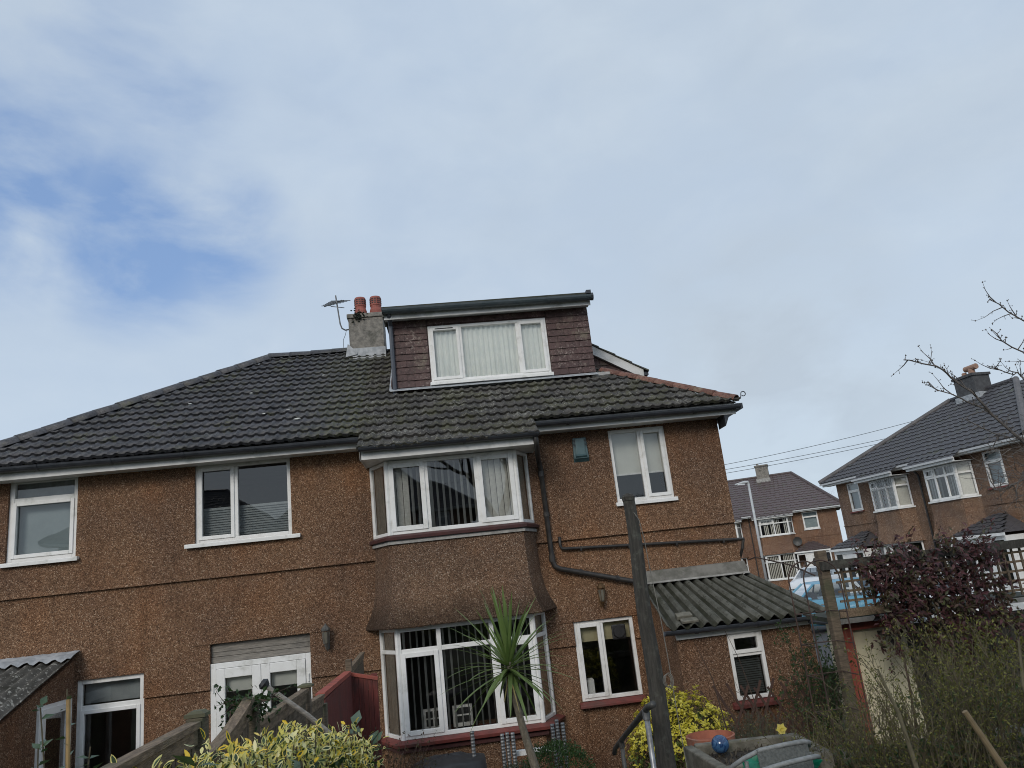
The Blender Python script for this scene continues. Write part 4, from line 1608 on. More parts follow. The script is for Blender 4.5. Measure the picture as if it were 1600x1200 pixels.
corr_sheets(oh, (2.68, -.02, 2.755), (4.27, -.02, 2.735), (2.60, -1.42, 2.225), (4.68, -1.42, 2.205), 12.0, [CORR_R, CORR_RV], 3, .036)
mb = MB()
mb.prism([(2.70, -.005, 2.77), (2.70, -.005, 2.93), (2.70, -.045, 2.92), (2.70, -.13, 2.775), (2.70, -.12, 2.755)], (1.56, 0, 0))
mb.build('cement_fillet', CEMENT, oh)
mb = MB()
mb.prism([(2.70, -.13, 2.75), (2.70, -.148, 2.752), (2.70, -.148, 2.774), (2.70, -.13, 2.776)], (1.57, 0, 0))
mb.build('flashing', CEMENT_L, oh)
mb = MB()
mb.box(2.72, 4.58, -1.345, -1.318, 2.075, 2.17)
mb.build('fascia', FASCIA, oh)
gutter(oh, (2.55, -1.45, 2.20), (4.74, -1.45, 2.175), DARKPVC, .055, .8)
mb = MB()
mb.tube([(4.40, -1.45, 2.12), (4.55, -1.44, 2.09), (4.70, -1.44, 2.07)], .03, 8)
mb.build('gutter_outlet', DARKPVC, oh)
brk = thing('loose_brick', (2.86, -1.30, 2.30), 'weathered stone block lying on the mossy corrugated roof edge', 'brick')
mb = MB()
mb.obox((2.77, -1.33, 2.30), (.20, 0, 0), (0, .10, .04), (0, -.02, .055))
mb.build('upper_block', STONE, brk, bevel=.008)
mb = MB()
mb.obox((2.80, -1.43, 2.262), (.21, 0, 0), (0, .10, .035), (0, -.012, .03))
mb.build('lower_slab', STONE, brk, bevel=.006)

lo = thing('lean_to', (-5.8, -.9, 0), 'lean-to with lichen spotted corrugated roof cut off at the left edge', 'lean-to')
mb = MB()
mb.prism([(-4.99, -.002, -.2), (-4.99, -.002, 2.62), (-4.99, -1.70, 2.08), (-4.99, -1.70, -.2)], (-.15, 0, 0))
mb.prism([(-7.0, -1.70, -.2), (-5.14, -1.70, -.2), (-5.14, -1.70, 2.07), (-7.0, -1.70, 2.07)], (0, .15, 0))
mb.build('wall', PEB, lo)
corr_sheets(lo, (-7.2, -.06, 2.66), (-4.96, -.06, 2.66), (-7.2, -1.85, 2.085), (-4.96, -1.85, 2.085), 13, [CORR_L, CORR_L], 3)
mb = MB()
N_ = 60
vs = []
for j, (y, z, w) in enumerate(((-.01, 2.735, 0), (-.10, 2.71, .006), (-.20, 2.678, .012), (-.27, 2.640, .022))):
    for i in range(N_ + 1):
        x = -7.2 + 2.27 * i / N_
        vs.append((x, y + (.012 * math.sin(i * 2.1) if j == 3 else 0), z + w * math.cos((x + 7.2) / 2.24 * 13 * 2 * math.pi) + random.uniform(-.004, .004)))
mb.add(vs, [(j * (N_ + 1) + i, (j + 1) * (N_ + 1) + i, (j + 1) * (N_ + 1) + i + 1, j * (N_ + 1) + i + 1) for j in range(3) for i in range(N_)])
o = mb.build('lead_flashing', LEADM, lo, smooth=True)
window(lo, (-4.985, -.92), (-4.985, -.12), .30, 2.16, (), None, {(0, 0)}, fw_=.05, n0=-.03, n1=.03, name='side_door', sash_w=.085)

# ------------------------------------------------------------------ far houses


def tile_sheet(parent, o, ux, vy, nrm, poly_keep, W, L, mat, M, gauge=.33, tw=.30, name='roof_tiles', roll=.03):
    """many small tiles joined: stepped courses with rolls; o corner, ux along the eaves, vy up the slope"""
    mb = MB()
    o, ux, vy, nrm = map(Vector, (o, ux, vy, nrm))
    nc, nr = int(math.ceil(W / (tw / 4))), int(math.ceil(L / gauge))
    hh = [0, roll, roll * .6, 0]
    for j in range(nr):
        v0, v1 = j * gauge, min((j + 1) * gauge + .03, L + .02)
        lo, hi = None, None
        a, b = poly_keep(v0 + gauge / 2)
        i0, i1 = int(a / (tw / 4)), int(b / (tw / 4))
        vs, fs = [], []
        for i in range(i0, i1 + 1):
            u = min(max(i * tw / 4, a), b)
            h = hh[i % 4]
            vs += [o + ux * u + vy * v0 + nrm * (.045 + h), o + ux * u + vy * v1 + nrm * (.012 + h), o + ux * u + vy * v0 + nrm * .004]
        for i in range(i1 - i0):
            k = i * 3
            fs += [(k, k + 3, k + 4, k + 1), (k + 2, k + 5, k + 3, k)]
        mb.add(vs, fs)
    mb.build(name, mat, parent, M, kind='stuff')


def half_house(name, label, F, mirror, W, bx0, bx1, wx0, wx1, peb, tile, ridge_out, bay_cols=3, leaded=False, porch=True, over=.45, EZ=5.10, RZ=8.0, DEP=3.6, red_sill=True, wcol=1, group=None):
    """local frame: x from the party line outwards (mirrored by F), y into the house, z up from its ground"""
    h = link(name, None, None, F @ Matrix.Translation((W / 2, 0, 0)), label, 'house', group)
    flip = Matrix.Scale(-1, 4, (1, 0, 0)) if mirror else Matrix.Identity(4)
    G = F @ flip
    mb = MB()
    zt, zb = 4.85, 3.70
    holes = [(bx0 + .1, bx1 - .1, zb, zt), (wx0, wx1, 3.85, 5.02), (bx0 + .1, bx1 - .1, .75, 2.35), (wx0 - .35, wx1 + .15, .0, 2.1)]
    holed_wall(mb, 0, W, -.3, EZ, holes, 0, .25)
    mb.box(W - .2, W, .02, 7.0, -.3, EZ)
    mb.box(0, W - .2, 6.8, 7.0, -.3, EZ)
    mb.build('wall', peb, h, G)
    mb = MB()
    mb.box(bx1 + .35, W + .01, -.03, -.001, 3.30, 3.34)
    mb.build('string_course', peb, h, G)
    room(h, .05, W - .25, 2.9, 5.05, .26, 3.0, ROOMD, G)
    room(h, .05, W - .25, -.1, 2.7, .26, 3.0, ROOMD, G)

    def win(p0, p1, z0, z1, *a, **k):
        if mirror:
            q0, q1 = (-p1[0], p1[1]), (-p0[0], p0[1])
        else:
            q0, q1 = p0, p1
        return window(h, q0, q1, z0, z1, *a, M=F, **k)
    yb = -.45
    for z0, z1 in ((zb, zt), (.75, 2.42)):
        win((bx0, -.01), (bx0 + .28, yb), z0, z1, (), {0: .70}, fw_=.06)
        mu = tuple((i + 1) / bay_cols for i in range(bay_cols - 1))
        win((bx0 + .28, yb), (bx1 - .28, yb), z0, z1, mu, {i: .70 for i in range(bay_cols)}, {(0, 1)}, fw_=.07, sash_w=.06)
        win((bx1 - .28, yb), (bx1, -.01), z0, z1, (), {0: .70}, fw_=.06)
    ring = [(bx0 - .02, -.0), (bx0 + .27, yb - .02), (bx1 - .27, yb - .02), (bx1 + .02, 0)]
    mb = MB()
    prof = [(zb - .06, 0), (3.1, .0), (2.75, .06), (2.5, .14), (2.42, .16)]
    rows = [[Vector((ring[0][0] - o_, 0, z)), Vector((ring[1][0] - o_ * .6, ring[1][1] - o_, z)), Vector((ring[2][0] + o_ * .6, ring[2][1] - o_, z)), Vector((ring[3][0] + o_, 0, z))] for z, o_ in prof]
    mb.add([p for r_ in rows for p in r_], [(j * 4 + i, (j + 1) * 4 + i, (j + 1) * 4 + i + 1, j * 4 + i + 1) for j in range(len(rows) - 1) for i in range(3)])
    mb.poly([Vector(p) for p in rows[-1]])
    mb.build('apron', peb, h, G)
    mb = MB()
    mb.add([Vector((p[0], p[1], z)) for z in (-.3, .70) for p in ring], [(i, i + 1, 5 + i, 4 + i) for i in range(3)])
    mb.build('plinth', peb, h, G)
    for z in (zb - .06, .69):
        mb = MB()
        mb.prism([(ring[0][0] - .05, 0, z), (ring[1][0] - .03, ring[1][1] - .06, z), (ring[2][0] + .03, ring[2][1] - .06, z), (ring[3][0] + .05, 0, z)], (0, 0, .055))
        mb.build('sill', UPVC, h, G)
    for z in (zt + .005, 2.425):
        mb = MB()
        mb.poly([(ring[0][0], .25, z), (ring[1][0], ring[1][1], z), (ring[2][0], ring[2][1], z), (ring[3][0], .25, z)][::-1])
        mb.build('bay_lining', ROOM, h, G)
    win((wx0, .03), (wx1, .03), 3.85, 5.02, tuple((i + 1) / wcol for i in range(wcol - 1)), {0: .72}, {(0, 0)}, fw_=.06, sill=.08, sill_mat=SILLRED if red_sill else UPVC)
    # blinds inside
    mb = MB()
    for z0, z1 in ((zb, zt), (.75, 2.4)):
        k = bx0 + .32
        while k < bx1 - .3:
            if random.random() < .8:
                mb.box(k, k + .06, yb + .12, yb + .15, z0, z1)
            k += .11
    for xa, xb in ((bx0 + .12, bx0 + .34), (bx1 - .34, bx1 - .12)):
        ya, yb2 = (-.02, yb + .12) if xa < (bx0 + bx1) / 2 else (yb + .12, -.02)
        mb.prism([(xa, ya, zb), (xb, yb2, zb), (xb, yb2 + .02, zb), (xa, ya + .02, zb)], (0, 0, zt - zb))
    mb.build('blind_slats', SLATM, h, G, kind='stuff')
    mb = MB()
    mb.box(wx0 + .02, wx1 - .02, .16, .17, 3.95, 5.0)
    mb.build('blind', FROST, h, G)
    # eaves
    mb = MB()
    mb.box(0, W + over - .03, -over, -over + .03, EZ - .05, EZ + .07)
    mb.box(0, W + over - .03, -over + .031, -.002, EZ - .04, EZ - .02)
    mb.box(bx0 - .15, bx1 + .15, -.80, -.77, EZ - .24, EZ - .10)
    mb.box(bx0 - .15, bx1 + .15, -.768, -.01, EZ - .235, EZ - .22)
    mb.build('fascia', UPVC, h, G)
    mb = MB()
    mb.box(0, W + over, -over - .11, -over - .005, EZ + .02, EZ + .09)
    mb.box(bx0 - .17, bx1 + .17, -.90, -.805, EZ - .15, EZ - .08)
    mb.build('gutter', simple('gutter_white', (.55, .56, .57), (.48, .49, .5), 6, .45), h, G)
    mb = MB()
    if not mirror:
      mb.tube([(.12, -over - .02, EZ - .0), (.10, -.08, EZ - .35), (.10, -.06, -.2)], .04, 7)
      mb.build('downpipe', PIPE, h, G)
    # roof
    e0, ez = -over - .06, EZ + .10
    th = math.atan2(RZ - ez, DEP - e0)
    L = (DEP - e0) / math.cos(th)
    ev, en = Vector((0, math.cos(th), math.sin(th))), Vector((0, -math.sin(th), math.cos(th)))
    xo = W + over + .05
    mb = MB()
    mb.poly([(0, e0, ez), (xo, e0, ez), (ridge_out, DEP, RZ), (0, DEP, RZ)])
    mb.poly([(xo, e0, ez), (xo, 2 * DEP - e0, ez), (ridge_out, DEP, RZ)])
    mb.poly([(xo, 2 * DEP - e0, ez), (0, 2 * DEP - e0, ez), (0, DEP, RZ), (ridge_out, DEP, RZ)])
    roof = mb.build('roof', tile, h, G)
    tile_sheet(roof, (0, e0, ez), (1, 0, 0), ev, en, lambda v: (0, xo + (ridge_out - xo) * min(1, v / L)), xo, L, tile, G)
    tile_sheet(roof, Vector((bx0 - .17, e0, ez)) - ev * .45, (1, 0, 0), ev, en, lambda v: (0, bx1 - bx0 + .34), bx1 - bx0 + .34, .46, tile, G, gauge=.23)
    ev2 = (Vector((ridge_out, DEP, RZ)) - Vector((xo, DEP, ez)))
    L2 = ev2.length
    ev2.normalize()
    en2 = Vector((0, 1, 0)).cross(ev2)
    if en2.z < 0:
        en2 = -en2
    hw = DEP - e0
    tile_sheet(roof, (xo, e0, ez), (0, 1, 0), ev2, en2, lambda v: (hw * min(1, v / L2), 2 * hw - hw * min(1, v / L2)), 2 * hw, L2, tile, G)
    cap = cap_tile_mesh('far_cap', tile, .13, .45)
    mb = MB()
    mb.tube([(xo, e0, ez + .05), (ridge_out, DEP, RZ + .05)], .11, 8)
    mb.build('hip_cap', simple('hip_cap_pale', (.14, .13, .13), (.10, .095, .095), 6, .7) if tile is TILE_FAR else TILE_FAR2, roof, G)
    mb = MB()
    mb.tube([(0, DEP, RZ + .04), (ridge_out, DEP, RZ + .04)], .10, 8)
    mb.build('ridge_cap', tile, roof, G)
    if porch:
        pw0, pw1, py = wx0 - .9, wx1 + .45, -1.1
        pr_ = node('porch', h)
        mb = MB()
        mb.poly([(pw0, py, 2.42), (pw1, py, 2.42), ((pw0 + pw1) / 2 + .25, -.0, 2.98), ((pw0 + pw1) / 2 - .25, -.0, 2.98)])
        mb.poly([(pw0, py, 2.42), ((pw0 + pw1) / 2 - .25, 0, 2.98), (pw0, 0, 2.42)])
        mb.poly([(pw1, py, 2.42), (pw1, 0, 2.42), ((pw0 + pw1) / 2 + .25, 0, 2.98)])
        mb.build('porch_roof', tile, pr_, G)
        vv = Vector((0, -py, .56)).normalized()
        hwid = (pw1 - pw0) / 2 - .25
        LL = math.hypot(py, .56)
        tile_sheet(pr_, (pw0, py, 2.43), (1, 0, 0), vv, (0, -vv.z, vv.y), lambda v: (hwid * min(1, v / LL), pw1 - pw0 - hwid * min(1, v / LL)), pw1 - pw0, LL, tile, G, gauge=.22)
        mb = MB()
        mb.box(pw0 - .03, pw1 + .03, py - .04, py - .012, 2.33, 2.42)
        mb.build('fascia', UPVC, pr_, G)
        mb = MB()
        mb.box(pw0 + .1, pw0 + .18, py + .1, -.01, 0, 2.33)
        mb.box(pw1 - .18, pw1 - .1, py + .1, -.01, 0, 2.33)
        mb.box(pw0 + .181, pw1 - .181, py + .1, py + .18, 2.2, 2.33)
        mb.box(pw0 + .62, pw0 + .70, py + .1, py + .17, 0, 2.2)
        mb.box(pw1 - .70, pw1 - .62, py + .1, py + .17, 0, 2.2)
        mb.box(pw0 + .181, pw0 + .619, py + .1, py + .16, 0, .9)
        mb.box(pw1 - .619, pw1 - .181, py + .1, py + .16, 0, .9)
        mb.build('porch_frame', UPVC, pr_, G)
        mb = MB()
        mb.box(pw0 + .705, pw1 - .705, py + .11, py + .15, .02, 2.19)
        mb.build('door', UPVC, pr_, G)
        mb = MB()
        cxx = (pw0 + pw1) / 2
        mb.prism([(cxx - .16, py + .108, 1.3), (cxx + .16, py + .108, 1.3), (cxx + .16, py + .108, 1.75), (cxx + .08, py + .108, 1.92), (cxx - .08, py + .108, 1.92), (cxx - .16, py + .108, 1.75)], (0, -.01, 0))
        mb.build('door_light', BLACKP, pr_, G)
        for a, b in ((pw0 + .185, pw0 + .615), (pw1 - .615, pw1 - .185)):
            mb = MB()
            mb.poly([(a, py + .13, .9), (b, py + .13, .9), (b, py + .13, 2.2), (a, py + .13, 2.2)])
            mb.build('pane', GLASS, pr_, G)
    return h, G


def frame(o, u, z):
    u = Vector((u[0], u[1], 0)).normalized()
    v = Vector((-u.y, u.x, 0))
    return Matrix(((u.x, v.x, 0, o[0]), (u.y, v.y, 0, o[1]), (0, 0, 1, z), (0, 0, 0, 1)))


uR = Vector((.1223, -.9925, 0))
oR = Vector((16.88, 19.73, 0))
FR = frame(oR + uR * 4.3, uR, .40)
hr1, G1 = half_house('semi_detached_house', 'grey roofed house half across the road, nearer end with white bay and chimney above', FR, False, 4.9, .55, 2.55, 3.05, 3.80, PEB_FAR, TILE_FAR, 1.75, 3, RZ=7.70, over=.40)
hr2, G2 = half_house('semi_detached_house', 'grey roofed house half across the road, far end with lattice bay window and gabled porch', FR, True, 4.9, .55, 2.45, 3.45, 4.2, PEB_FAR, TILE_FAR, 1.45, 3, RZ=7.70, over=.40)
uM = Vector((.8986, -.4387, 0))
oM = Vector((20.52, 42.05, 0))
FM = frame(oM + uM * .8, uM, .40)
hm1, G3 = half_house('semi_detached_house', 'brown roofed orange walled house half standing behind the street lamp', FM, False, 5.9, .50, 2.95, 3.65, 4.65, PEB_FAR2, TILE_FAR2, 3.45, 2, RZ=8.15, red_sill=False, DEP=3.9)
hm2, G4 = half_house('semi_detached_house', 'brown roofed house half mostly hidden behind the right corner of the main house', FM, True, 5.9, .50, 2.95, 3.65, 4.65, PEB_FAR2, TILE_FAR2, 3.45, 2, RZ=8.15, red_sill=False, DEP=3.9, porch=False)

# pairs behind the viewpoint, mirrored in the panes; second added to darken them
for cx_, w1, w2 in ((-4.0, 'house half mirrored darkly in the middle panes of the upstairs bay', 'house half mirrored darkly in the left panes of the upstairs bay'),
                    (-15.0, 'unseen house half added to darken the reflection in the two-pane upstairs window', 'unseen added house half mirrored in the leftmost upstairs window')):
    FB = frame(Vector((cx_, -31.0, 0)), Vector((-1, .0, 0)), 2.1)
    half_house('semi_detached_house', w2, FB, False, 5.2, .5, 2.6, 3.3, 4.2, PEB_FAR, TILE_FAR, 2.0, 3)
    half_house('semi_detached_house', w1, FB, True, 5.2, .5, 2.6, 3.3, 4.2, PEB_FAR, TILE_FAR, 2.0, 3)

# their chimneys and small fittings
mb = MB()
mb.box(-.55, .42, 3.1, 3.85, 7.1, 8.30)
mb.box(-.60, .47, 3.05, 3.90, 8.303, 8.40)
mb.build('chimney_stack', simple('chimney_dark', (.085, .088, .092), (.06, .06, .064), 8, .9), hr1, FR)
mb = MB()
mb.lathe((.08, 3.45, 8.40), [(.16, 0), (.13, .05), (.12, .22), (.10, .25)], 12)
mb.tube([(-.20, 3.45, 8.68), (.36, 3.45, 8.68)], .11, 12)
mb.build('chimney_pot', simple('pot_buff', (.36, .22, .16), (.28, .17, .12), 8, .8), hr1, FR)
mb = MB()
mb.lathe((-.30, 3.45, 8.40), [(.10, 0), (.09, .16), (.06, .18)], 10)
mb.build('chimney_pot', simple('pot_buff', (.36, .22, .16)), hr1, FR)
mb = MB()
mb.box(-.6, .6, 3.02, 3.92, 7.40, 7.62)
mb.build('flashing', LEADM, hr1, FR)
mb = MB()
mb.box(1.0, 1.9, 3.3, 4.3, 7.5, 8.92)
mb.box(.95, 1.95, 3.25, 4.35, 8.923, 9.02)
mb.build('chimney_stack', CHIM, hm1, FM)
mb = MB()
mb.box(.95, 1.95, 3.2, 4.2, 7.72, 8.0)
mb.build('flashing', CEMENT_L, hm1, FM)
mb = MB()
mb.lathe((1.2, 3.7, 9.02), [(.09, 0), (.08, .12), (.12, .13), (.12, .17)], 10)
mb.build('chimney_pot', CEMENT_L, hm1, FM)
# satellite dish
dish = link('satellite_dish', None, None, FM @ Matrix.Translation((3.05, -.3, 3.1)), 'dark round satellite dish on the orange wall behind the street lamp', 'satellite dish')
mb = MB()
N_ = 16
vs, fs = [(3.05, -.38, 3.12)], []
for r_, y in ((.15, -.40), (.30, -.47)):
    for k in range(N_):
        a = 2 * math.pi * k / N_
        vs.append((3.05 + r_ * math.cos(a), y, 3.12 + r_ * math.sin(a)))
for k in range(N_):
    k2 = (k + 1) % N_
    fs += [(0, 1 + k, 1 + k2), (1 + k, 1 + N_ + k, 1 + N_ + k2, 1 + k2)]
mb.add(vs, fs)
mb.build('reflector', METALD, dish, FM, smooth=True)
mb = MB()
mb.tube([(3.05, -.38, 3.1), (3.05, -.1, 3.05), (3.05, 0, 3.05)], .02, 6)
mb.tube([(3.05, -.40, 2.84), (3.05, -.72, 3.0)], .012, 6)
mb.build('bracket', METALD, dish, FM)
# lattice in the far leaded bay
lat = MB()
for s in (-1, 1):
    for k in range(-8, 14):
        a = -.85 - k * .12
        p, q = Vector((a, -.487, 3.78)), Vector((a - s * .75, -.487, 4.82))
        x_lo, x_hi = -2.12, -.85
        # clip to the middle facet
        d = q - p
        ts = [0, 1]
        t0, t1 = 0, 1
        for lim, sg in ((x_lo, 1), (x_hi, -1)):
            f0, f1 = (p.x - lim) * sg, (q.x - lim) * sg
            if f0 < 0 and f1 < 0:
                t0 = 2
            elif f0 < 0:
                t0 = max(t0, f0 / (f0 - f1))
            elif f1 < 0:
                t1 = min(t1, f0 / (f0 - f1))
        if t0 < t1:
            lat.beam(p + d * t0, p + d * t1, .012, .008, (0, 1, 0))
lat.build('window_lattice', LEADM, hr2, FR)

# ------------------------------------------------------------------ street: lamp, wires, cars
lp = thing('street_lamp', (12.42, 19.0, .45), 'slender pale grey street lamp column in front of the orange walled house', 'street lamp')
mb = MB()
mb.tube([(12.42, 19, .40), (12.42, 19, 1.6)], [.085, .08], 10)
mb.tube([(12.42, 19, 1.6), (12.42, 19, 5.80)], [.055, .045], 10)
mb.build('column', LAMPM, lp, smooth=True)
mb = MB()
mb.tube([(12.43, 19, 5.78), (12.40, 19, 5.86), (12.25, 19, 5.86), (11.85, 19, 5.80)], [.045, .06, .06, .03], 8)
mb.build('lamp_head', LAMPM, lp)
mb = MB()
mb.box(11.95, 12.25, 18.95, 19.05, 5.765, 5.80)
mb.build('lens', LAMPL, lp)


def wire(p, q, sag, label):
    p, q = Vector(p), Vector(q)
    mb = MB()
    mb.tube([p.lerp(q, t / 24) - Vector((0, 0, sag * (1 - (t / 12 - 1) ** 2))) for t in range(25)], .013, 5)
    mb.build('overhead_wire', WIRE, None, label=label, category='wire', group='overhead wires across the gap')


wire((4.0, 29, 7.25), (31, 29, 10.0), .55, 'topmost of the thin overhead wires between the houses')
wire((4.0, 29, 7.15), (31, 29, 9.2), .42, 'middle one of the thin overhead wires between the houses')
wire((4.0, 29, 6.95), (31, 29, 9.0), .42, 'lowest of the three close overhead wires between the houses')


def car(loc, rot, paint, roofpaint, label, sc=1.0):
    T = Matrix.Translation(Vector(loc)) @ Matrix.Rotation(rot, 4, 'Z') @ Matrix.Scale(sc, 4)
    t = link('parked_car', None, None, Matrix.Translation(Vector(loc)) @ Matrix.Rotation(rot, 4, 'Z'), label, 'car')
    # stations along x (front = +x): x, half width, bottom z, belt z, top z of the lower body
    st = [(-1.85, .55, .42, .66, .74), (-1.78, .74, .30, .84, .90), (-1.3, .82, .22, .92, .95), (-.4, .84, .20, .92, .95), (.5, .84, .20, .91, .95), (1.1, .82, .22, .86, .93), (1.55, .76, .26, .74, .82), (1.82, .62, .32, .58, .66), (1.90, .45, .38, .48, .55)]
    mb = MB()
    rows = []
    for x, w, zb, zm, zt in st:
        half = [(w * .90, zb), (w, zb + .14), (w * 1.015, (zb + zm) / 2 + .05), (w * .985, zm), (w * .88, zt), (w * .45, zt + .03)]
        ring = [(x, -y, z) for y, z in half] + [(x, 0, zt + .04)] + [(x, y, z) for y, z in half[::-1]] + [(x, 0, zb)]
        rows.append(ring)
    n = len(rows[0])
    mb.add([p for r_ in rows for p in r_], [(j * n + i, j * n + (i + 1) % n, (j + 1) * n + (i + 1) % n, (j + 1) * n + i) for j in range(len(rows) - 1) for i in range(n)] + [tuple(range(n))[::-1], tuple((len(rows) - 1) * n + i for i in range(n))])
    b = mb.build('body', paint, t, T, smooth=True)
    # cabin: glass house, pillars, roof
    low = [(-1.62, .70), (-.9, .74), (.1, .745), (1.02, .70)]
    top = [(-1.30, .55), (-.75, .60), (.0, .61), (.42, .56)]
    zl, zt = .93, 1.40
    rf = MB()
    ring = [(x, -y, zt) for x, y in top] + [(x, y, zt) for x, y in top[::-1]]
    mid = [(x * .85, y * .75, zt + .055) for x, y, z in ring]
    k = len(ring)
    rf.add(ring + mid, [(i, (i + 1) % k, k + (i + 1) % k, k + i) for i in range(k)] + [tuple(range(k, 2 * k))])
    rf.build('roof', roofpaint, t, T, smooth=True)

    def pt(s, i, f):
        a, c = low[i], top[i]
        return Vector((a[0] + (c[0] - a[0]) * f, s * (a[1] + (c[1] - a[1]) * f), zl + (zt - zl) * f))
    for s in (-1, 1):
        for i in range(4):
            m_ = MB()
            m_.tube([pt(s, i, -.05), pt(s, i, .5), pt(s, i, 1.02)], .035 if i in (0, 3) else .026, 6)
            m_.build('pillar', roofpaint if i == 3 else BLACKP, t, T)
        for i in range(3):
            m_ = MB()
            q = [pt(s, i, 0), pt(s, i + 1, 0), pt(s, i + 1, 1), pt(s, i, 1)]
            m_.poly(q if s < 0 else q[::-1])
            m_.build('side_window', GLASS, t, T)
            if i:
                m_ = MB()
                x0, x1 = low[i][0], low[i + 1][0]
                m_.box(x0 + .1, x0 + .28, s * .855 - .012, s * .855 + .012, .80, .83)
                m_.build('door_handle', RIMM, t, T)
        m_ = MB()
        m_.lathe((0, 0, 0), [(.03, -.08), (.09, -.05), (.10, .02), (.05, .07)], 10)
        m_.build('mirror', roofpaint, t, T @ Matrix.Translation((.72, s * .93, 1.0)) @ Matrix.Scale(.8, 4))
        for xw in (-1.18, 1.20):
            wh = link('wheel', None, t, T @ Matrix.Translation((xw, s * .76, .30)))
            m_ = MB()
            m_.tube([(xw, s * .66, .30), (xw, s * .69, .30), (xw, s * .83, .30), (xw, s * .855, .30)], [.28, .30, .30, .27], 20)
            m_.build('tyre', TYRE, wh, T)
            m_ = MB()
            m_.tube([(xw, s * .84, .30), (xw, s * .87, .30)], [.20, .17], 14)
            m_.build('rim', RIMM, wh, T)
        m_ = MB()
        m_.lathe((0, 0, 0), [(.12, -.05), (.125, .02), (.08, .06), (.02, .07)], 14)
        m_.build('headlight', LAMPL, t, T @ Matrix.Translation((1.66, s * .53, .70)) @ Matrix.Rotation(R(62), 4, 'Y'))
    for i, nm in ((3, 'windscreen'), (0, 'rear_window')):
        m_ = MB()
        q = [pt(-1, i, 0), pt(1, i, 0), pt(1, i, 1), pt(-1, i, 1)]
        m_.poly(q if i == 3 else q[::-1])
        m_.build(nm, GLASS, t, T)
    m_ = MB()
    m_.box(1.80, 1.90, -.42, .42, .40, .54)
    m_.build('grille', BLACKP, t, T, bevel=.02)
    m_ = MB()
    for xs in (-.55, .45):
        for yy in (-.35, .35):
            m_.box(xs - .1, xs + .1, yy - .2, yy + .2, .5, 1.15)
    m_.build('seats', BLACKP, t, T)
    return t


car((11.55, 12.75, .50), R(172), CARBLUE, CARBLUE, 'light blue small car parked beyond the corrugated outhouse roof')
car((19.6, 29.6, .47), R(218), CARWHITE, CARWHITE, 'white car behind the blue one, windscreen towards the viewer', 1.06)
car((13.1, 9.6, .50), R(262), CARWHITE, CARWHITE, 'white car glimpsed through the square trellis')

UP = Vector((0, 0, 1))


def rvec():
    while True:
        v = Vector((random.uniform(-1, 1), random.uniform(-1, 1), random.uniform(-1, 1)))
        if .05 < v.length < 1:
            return v.normalized()


def leaf(mb, p, d, nrm, L, W, fold=.18, mi=0):
    d = d.normalized()
    s = d.cross(nrm)
    if s.length < 1e-4:
        s = d.orthogonal()
    s.normalize()
    n = s.cross(d)
    mb.cur = mi
    mb.add([p, p + d * L * .45 + s * W * .5 + n * W * fold, p + d * L - n * L * .08, p + d * L * .45 - s * W * .5 + n * W * fold, p + d * L * .5],
           [(0, 1, 4), (1, 2, 4), (2, 3, 4), (3, 0, 4)])


def vleaf(mb, p, d, nrm, L, W, mi_in=0, mi_out=1):
    d = d.normalized()
    s = d.cross(nrm)
    if s.length < 1e-4:
        s = d.orthogonal()
    s.normalize()
    n = s.cross(d)
    sh = [(0, .0), (.22, .36), (.55, .5), (.85, .26), (1, 0), (.85, -.26), (.55, -.5), (.22, -.36)]
    k = random.uniform(.40, .74)
    bend = random.uniform(-.10, .22)
    out = [p + d * L * a + s * W * b + n * (abs(b) * W * .3 - bend * L * a * a) for a, b in sh]
    inn = [p + d * L * (.5 + (a - .5) * (k + .2)) + s * W * b * k + n * (abs(b) * W * .3 * k - bend * L * a * a) for a, b in sh]
    b0 = len(mb.v)
    mb.v += [tuple(v) for v in out + inn]
    m_ = 8
    for i in range(m_):
        j = (i + 1) % m_
        mb.f.append((b0 + i, b0 + j, b0 + m_ + j, b0 + m_ + i))
        mb.mi.append(mi_out)
    mb.f.append(tuple(b0 + m_ + i for i in range(m_)))
    mb.mi.append(mi_in)


def twig(mb, p, d, L, r, n=4, bend=.25, sides=4, grav=0.0):
    pts, rr = [p.copy()], [r]
    q, dd = p.copy(), d.normalized()
    for i in range(n):
        dd = (dd + rvec() * bend + UP * grav).normalized()
        q = q + dd * (L / n)
        pts.append(q.copy())
        rr.append(r * (1 - .8 * (i + 1) / n))
    mb.tube(pts, rr, sides, cap=False)
    return pts, dd


# ------------------------------------------------------------------ garden timber
pole = thing('timber_pole', (1.47, -5.0, .8), 'tall dark weathered clothes pole standing in front of the right windows', 'pole')
mb = MB()
pts, rr = [], []
for i in range(13):
    z = .75 + (3.55 - .75) * i / 12
    pts.append((1.475 + .008 * math.sin(i * 1.3), -5.0 + .006 * math.cos(i), z))
    rr.append(.078 - .031 * i / 12)
mb.tube(pts, rr, 12)
mb.build('shaft', POSTWOOD, pole, smooth=False)
mb = MB()
mb.lathe((1.475, -5.0, 3.55), [(.050, -.03), (.055, .0), (.040, .02), (.018, .028)], 9)
mb.build('cap', POSTWOOD, pole)
rope = thing('clothes_line', (1.55, -5.07, 2.2), 'thin grey cord hanging down the side of the dark pole with a small coil', 'cord')
mb = MB()
mb.tube([(1.49, -5.05, 3.42), (1.52, -5.06, 3.36), (1.54, -5.06, 3.2), (1.545, -5.07, 3.0), (1.57, -5.075, 2.6), (1.58, -5.08, 2.3), (1.585, -5.085, 1.9), (1.60, -5.09, 1.4)], .0035, 5)
mb.build('strand', simple('cord_grey', (.20, .19, .165), (.14, .135, .12), 20, .9), rope)
mb = MB()
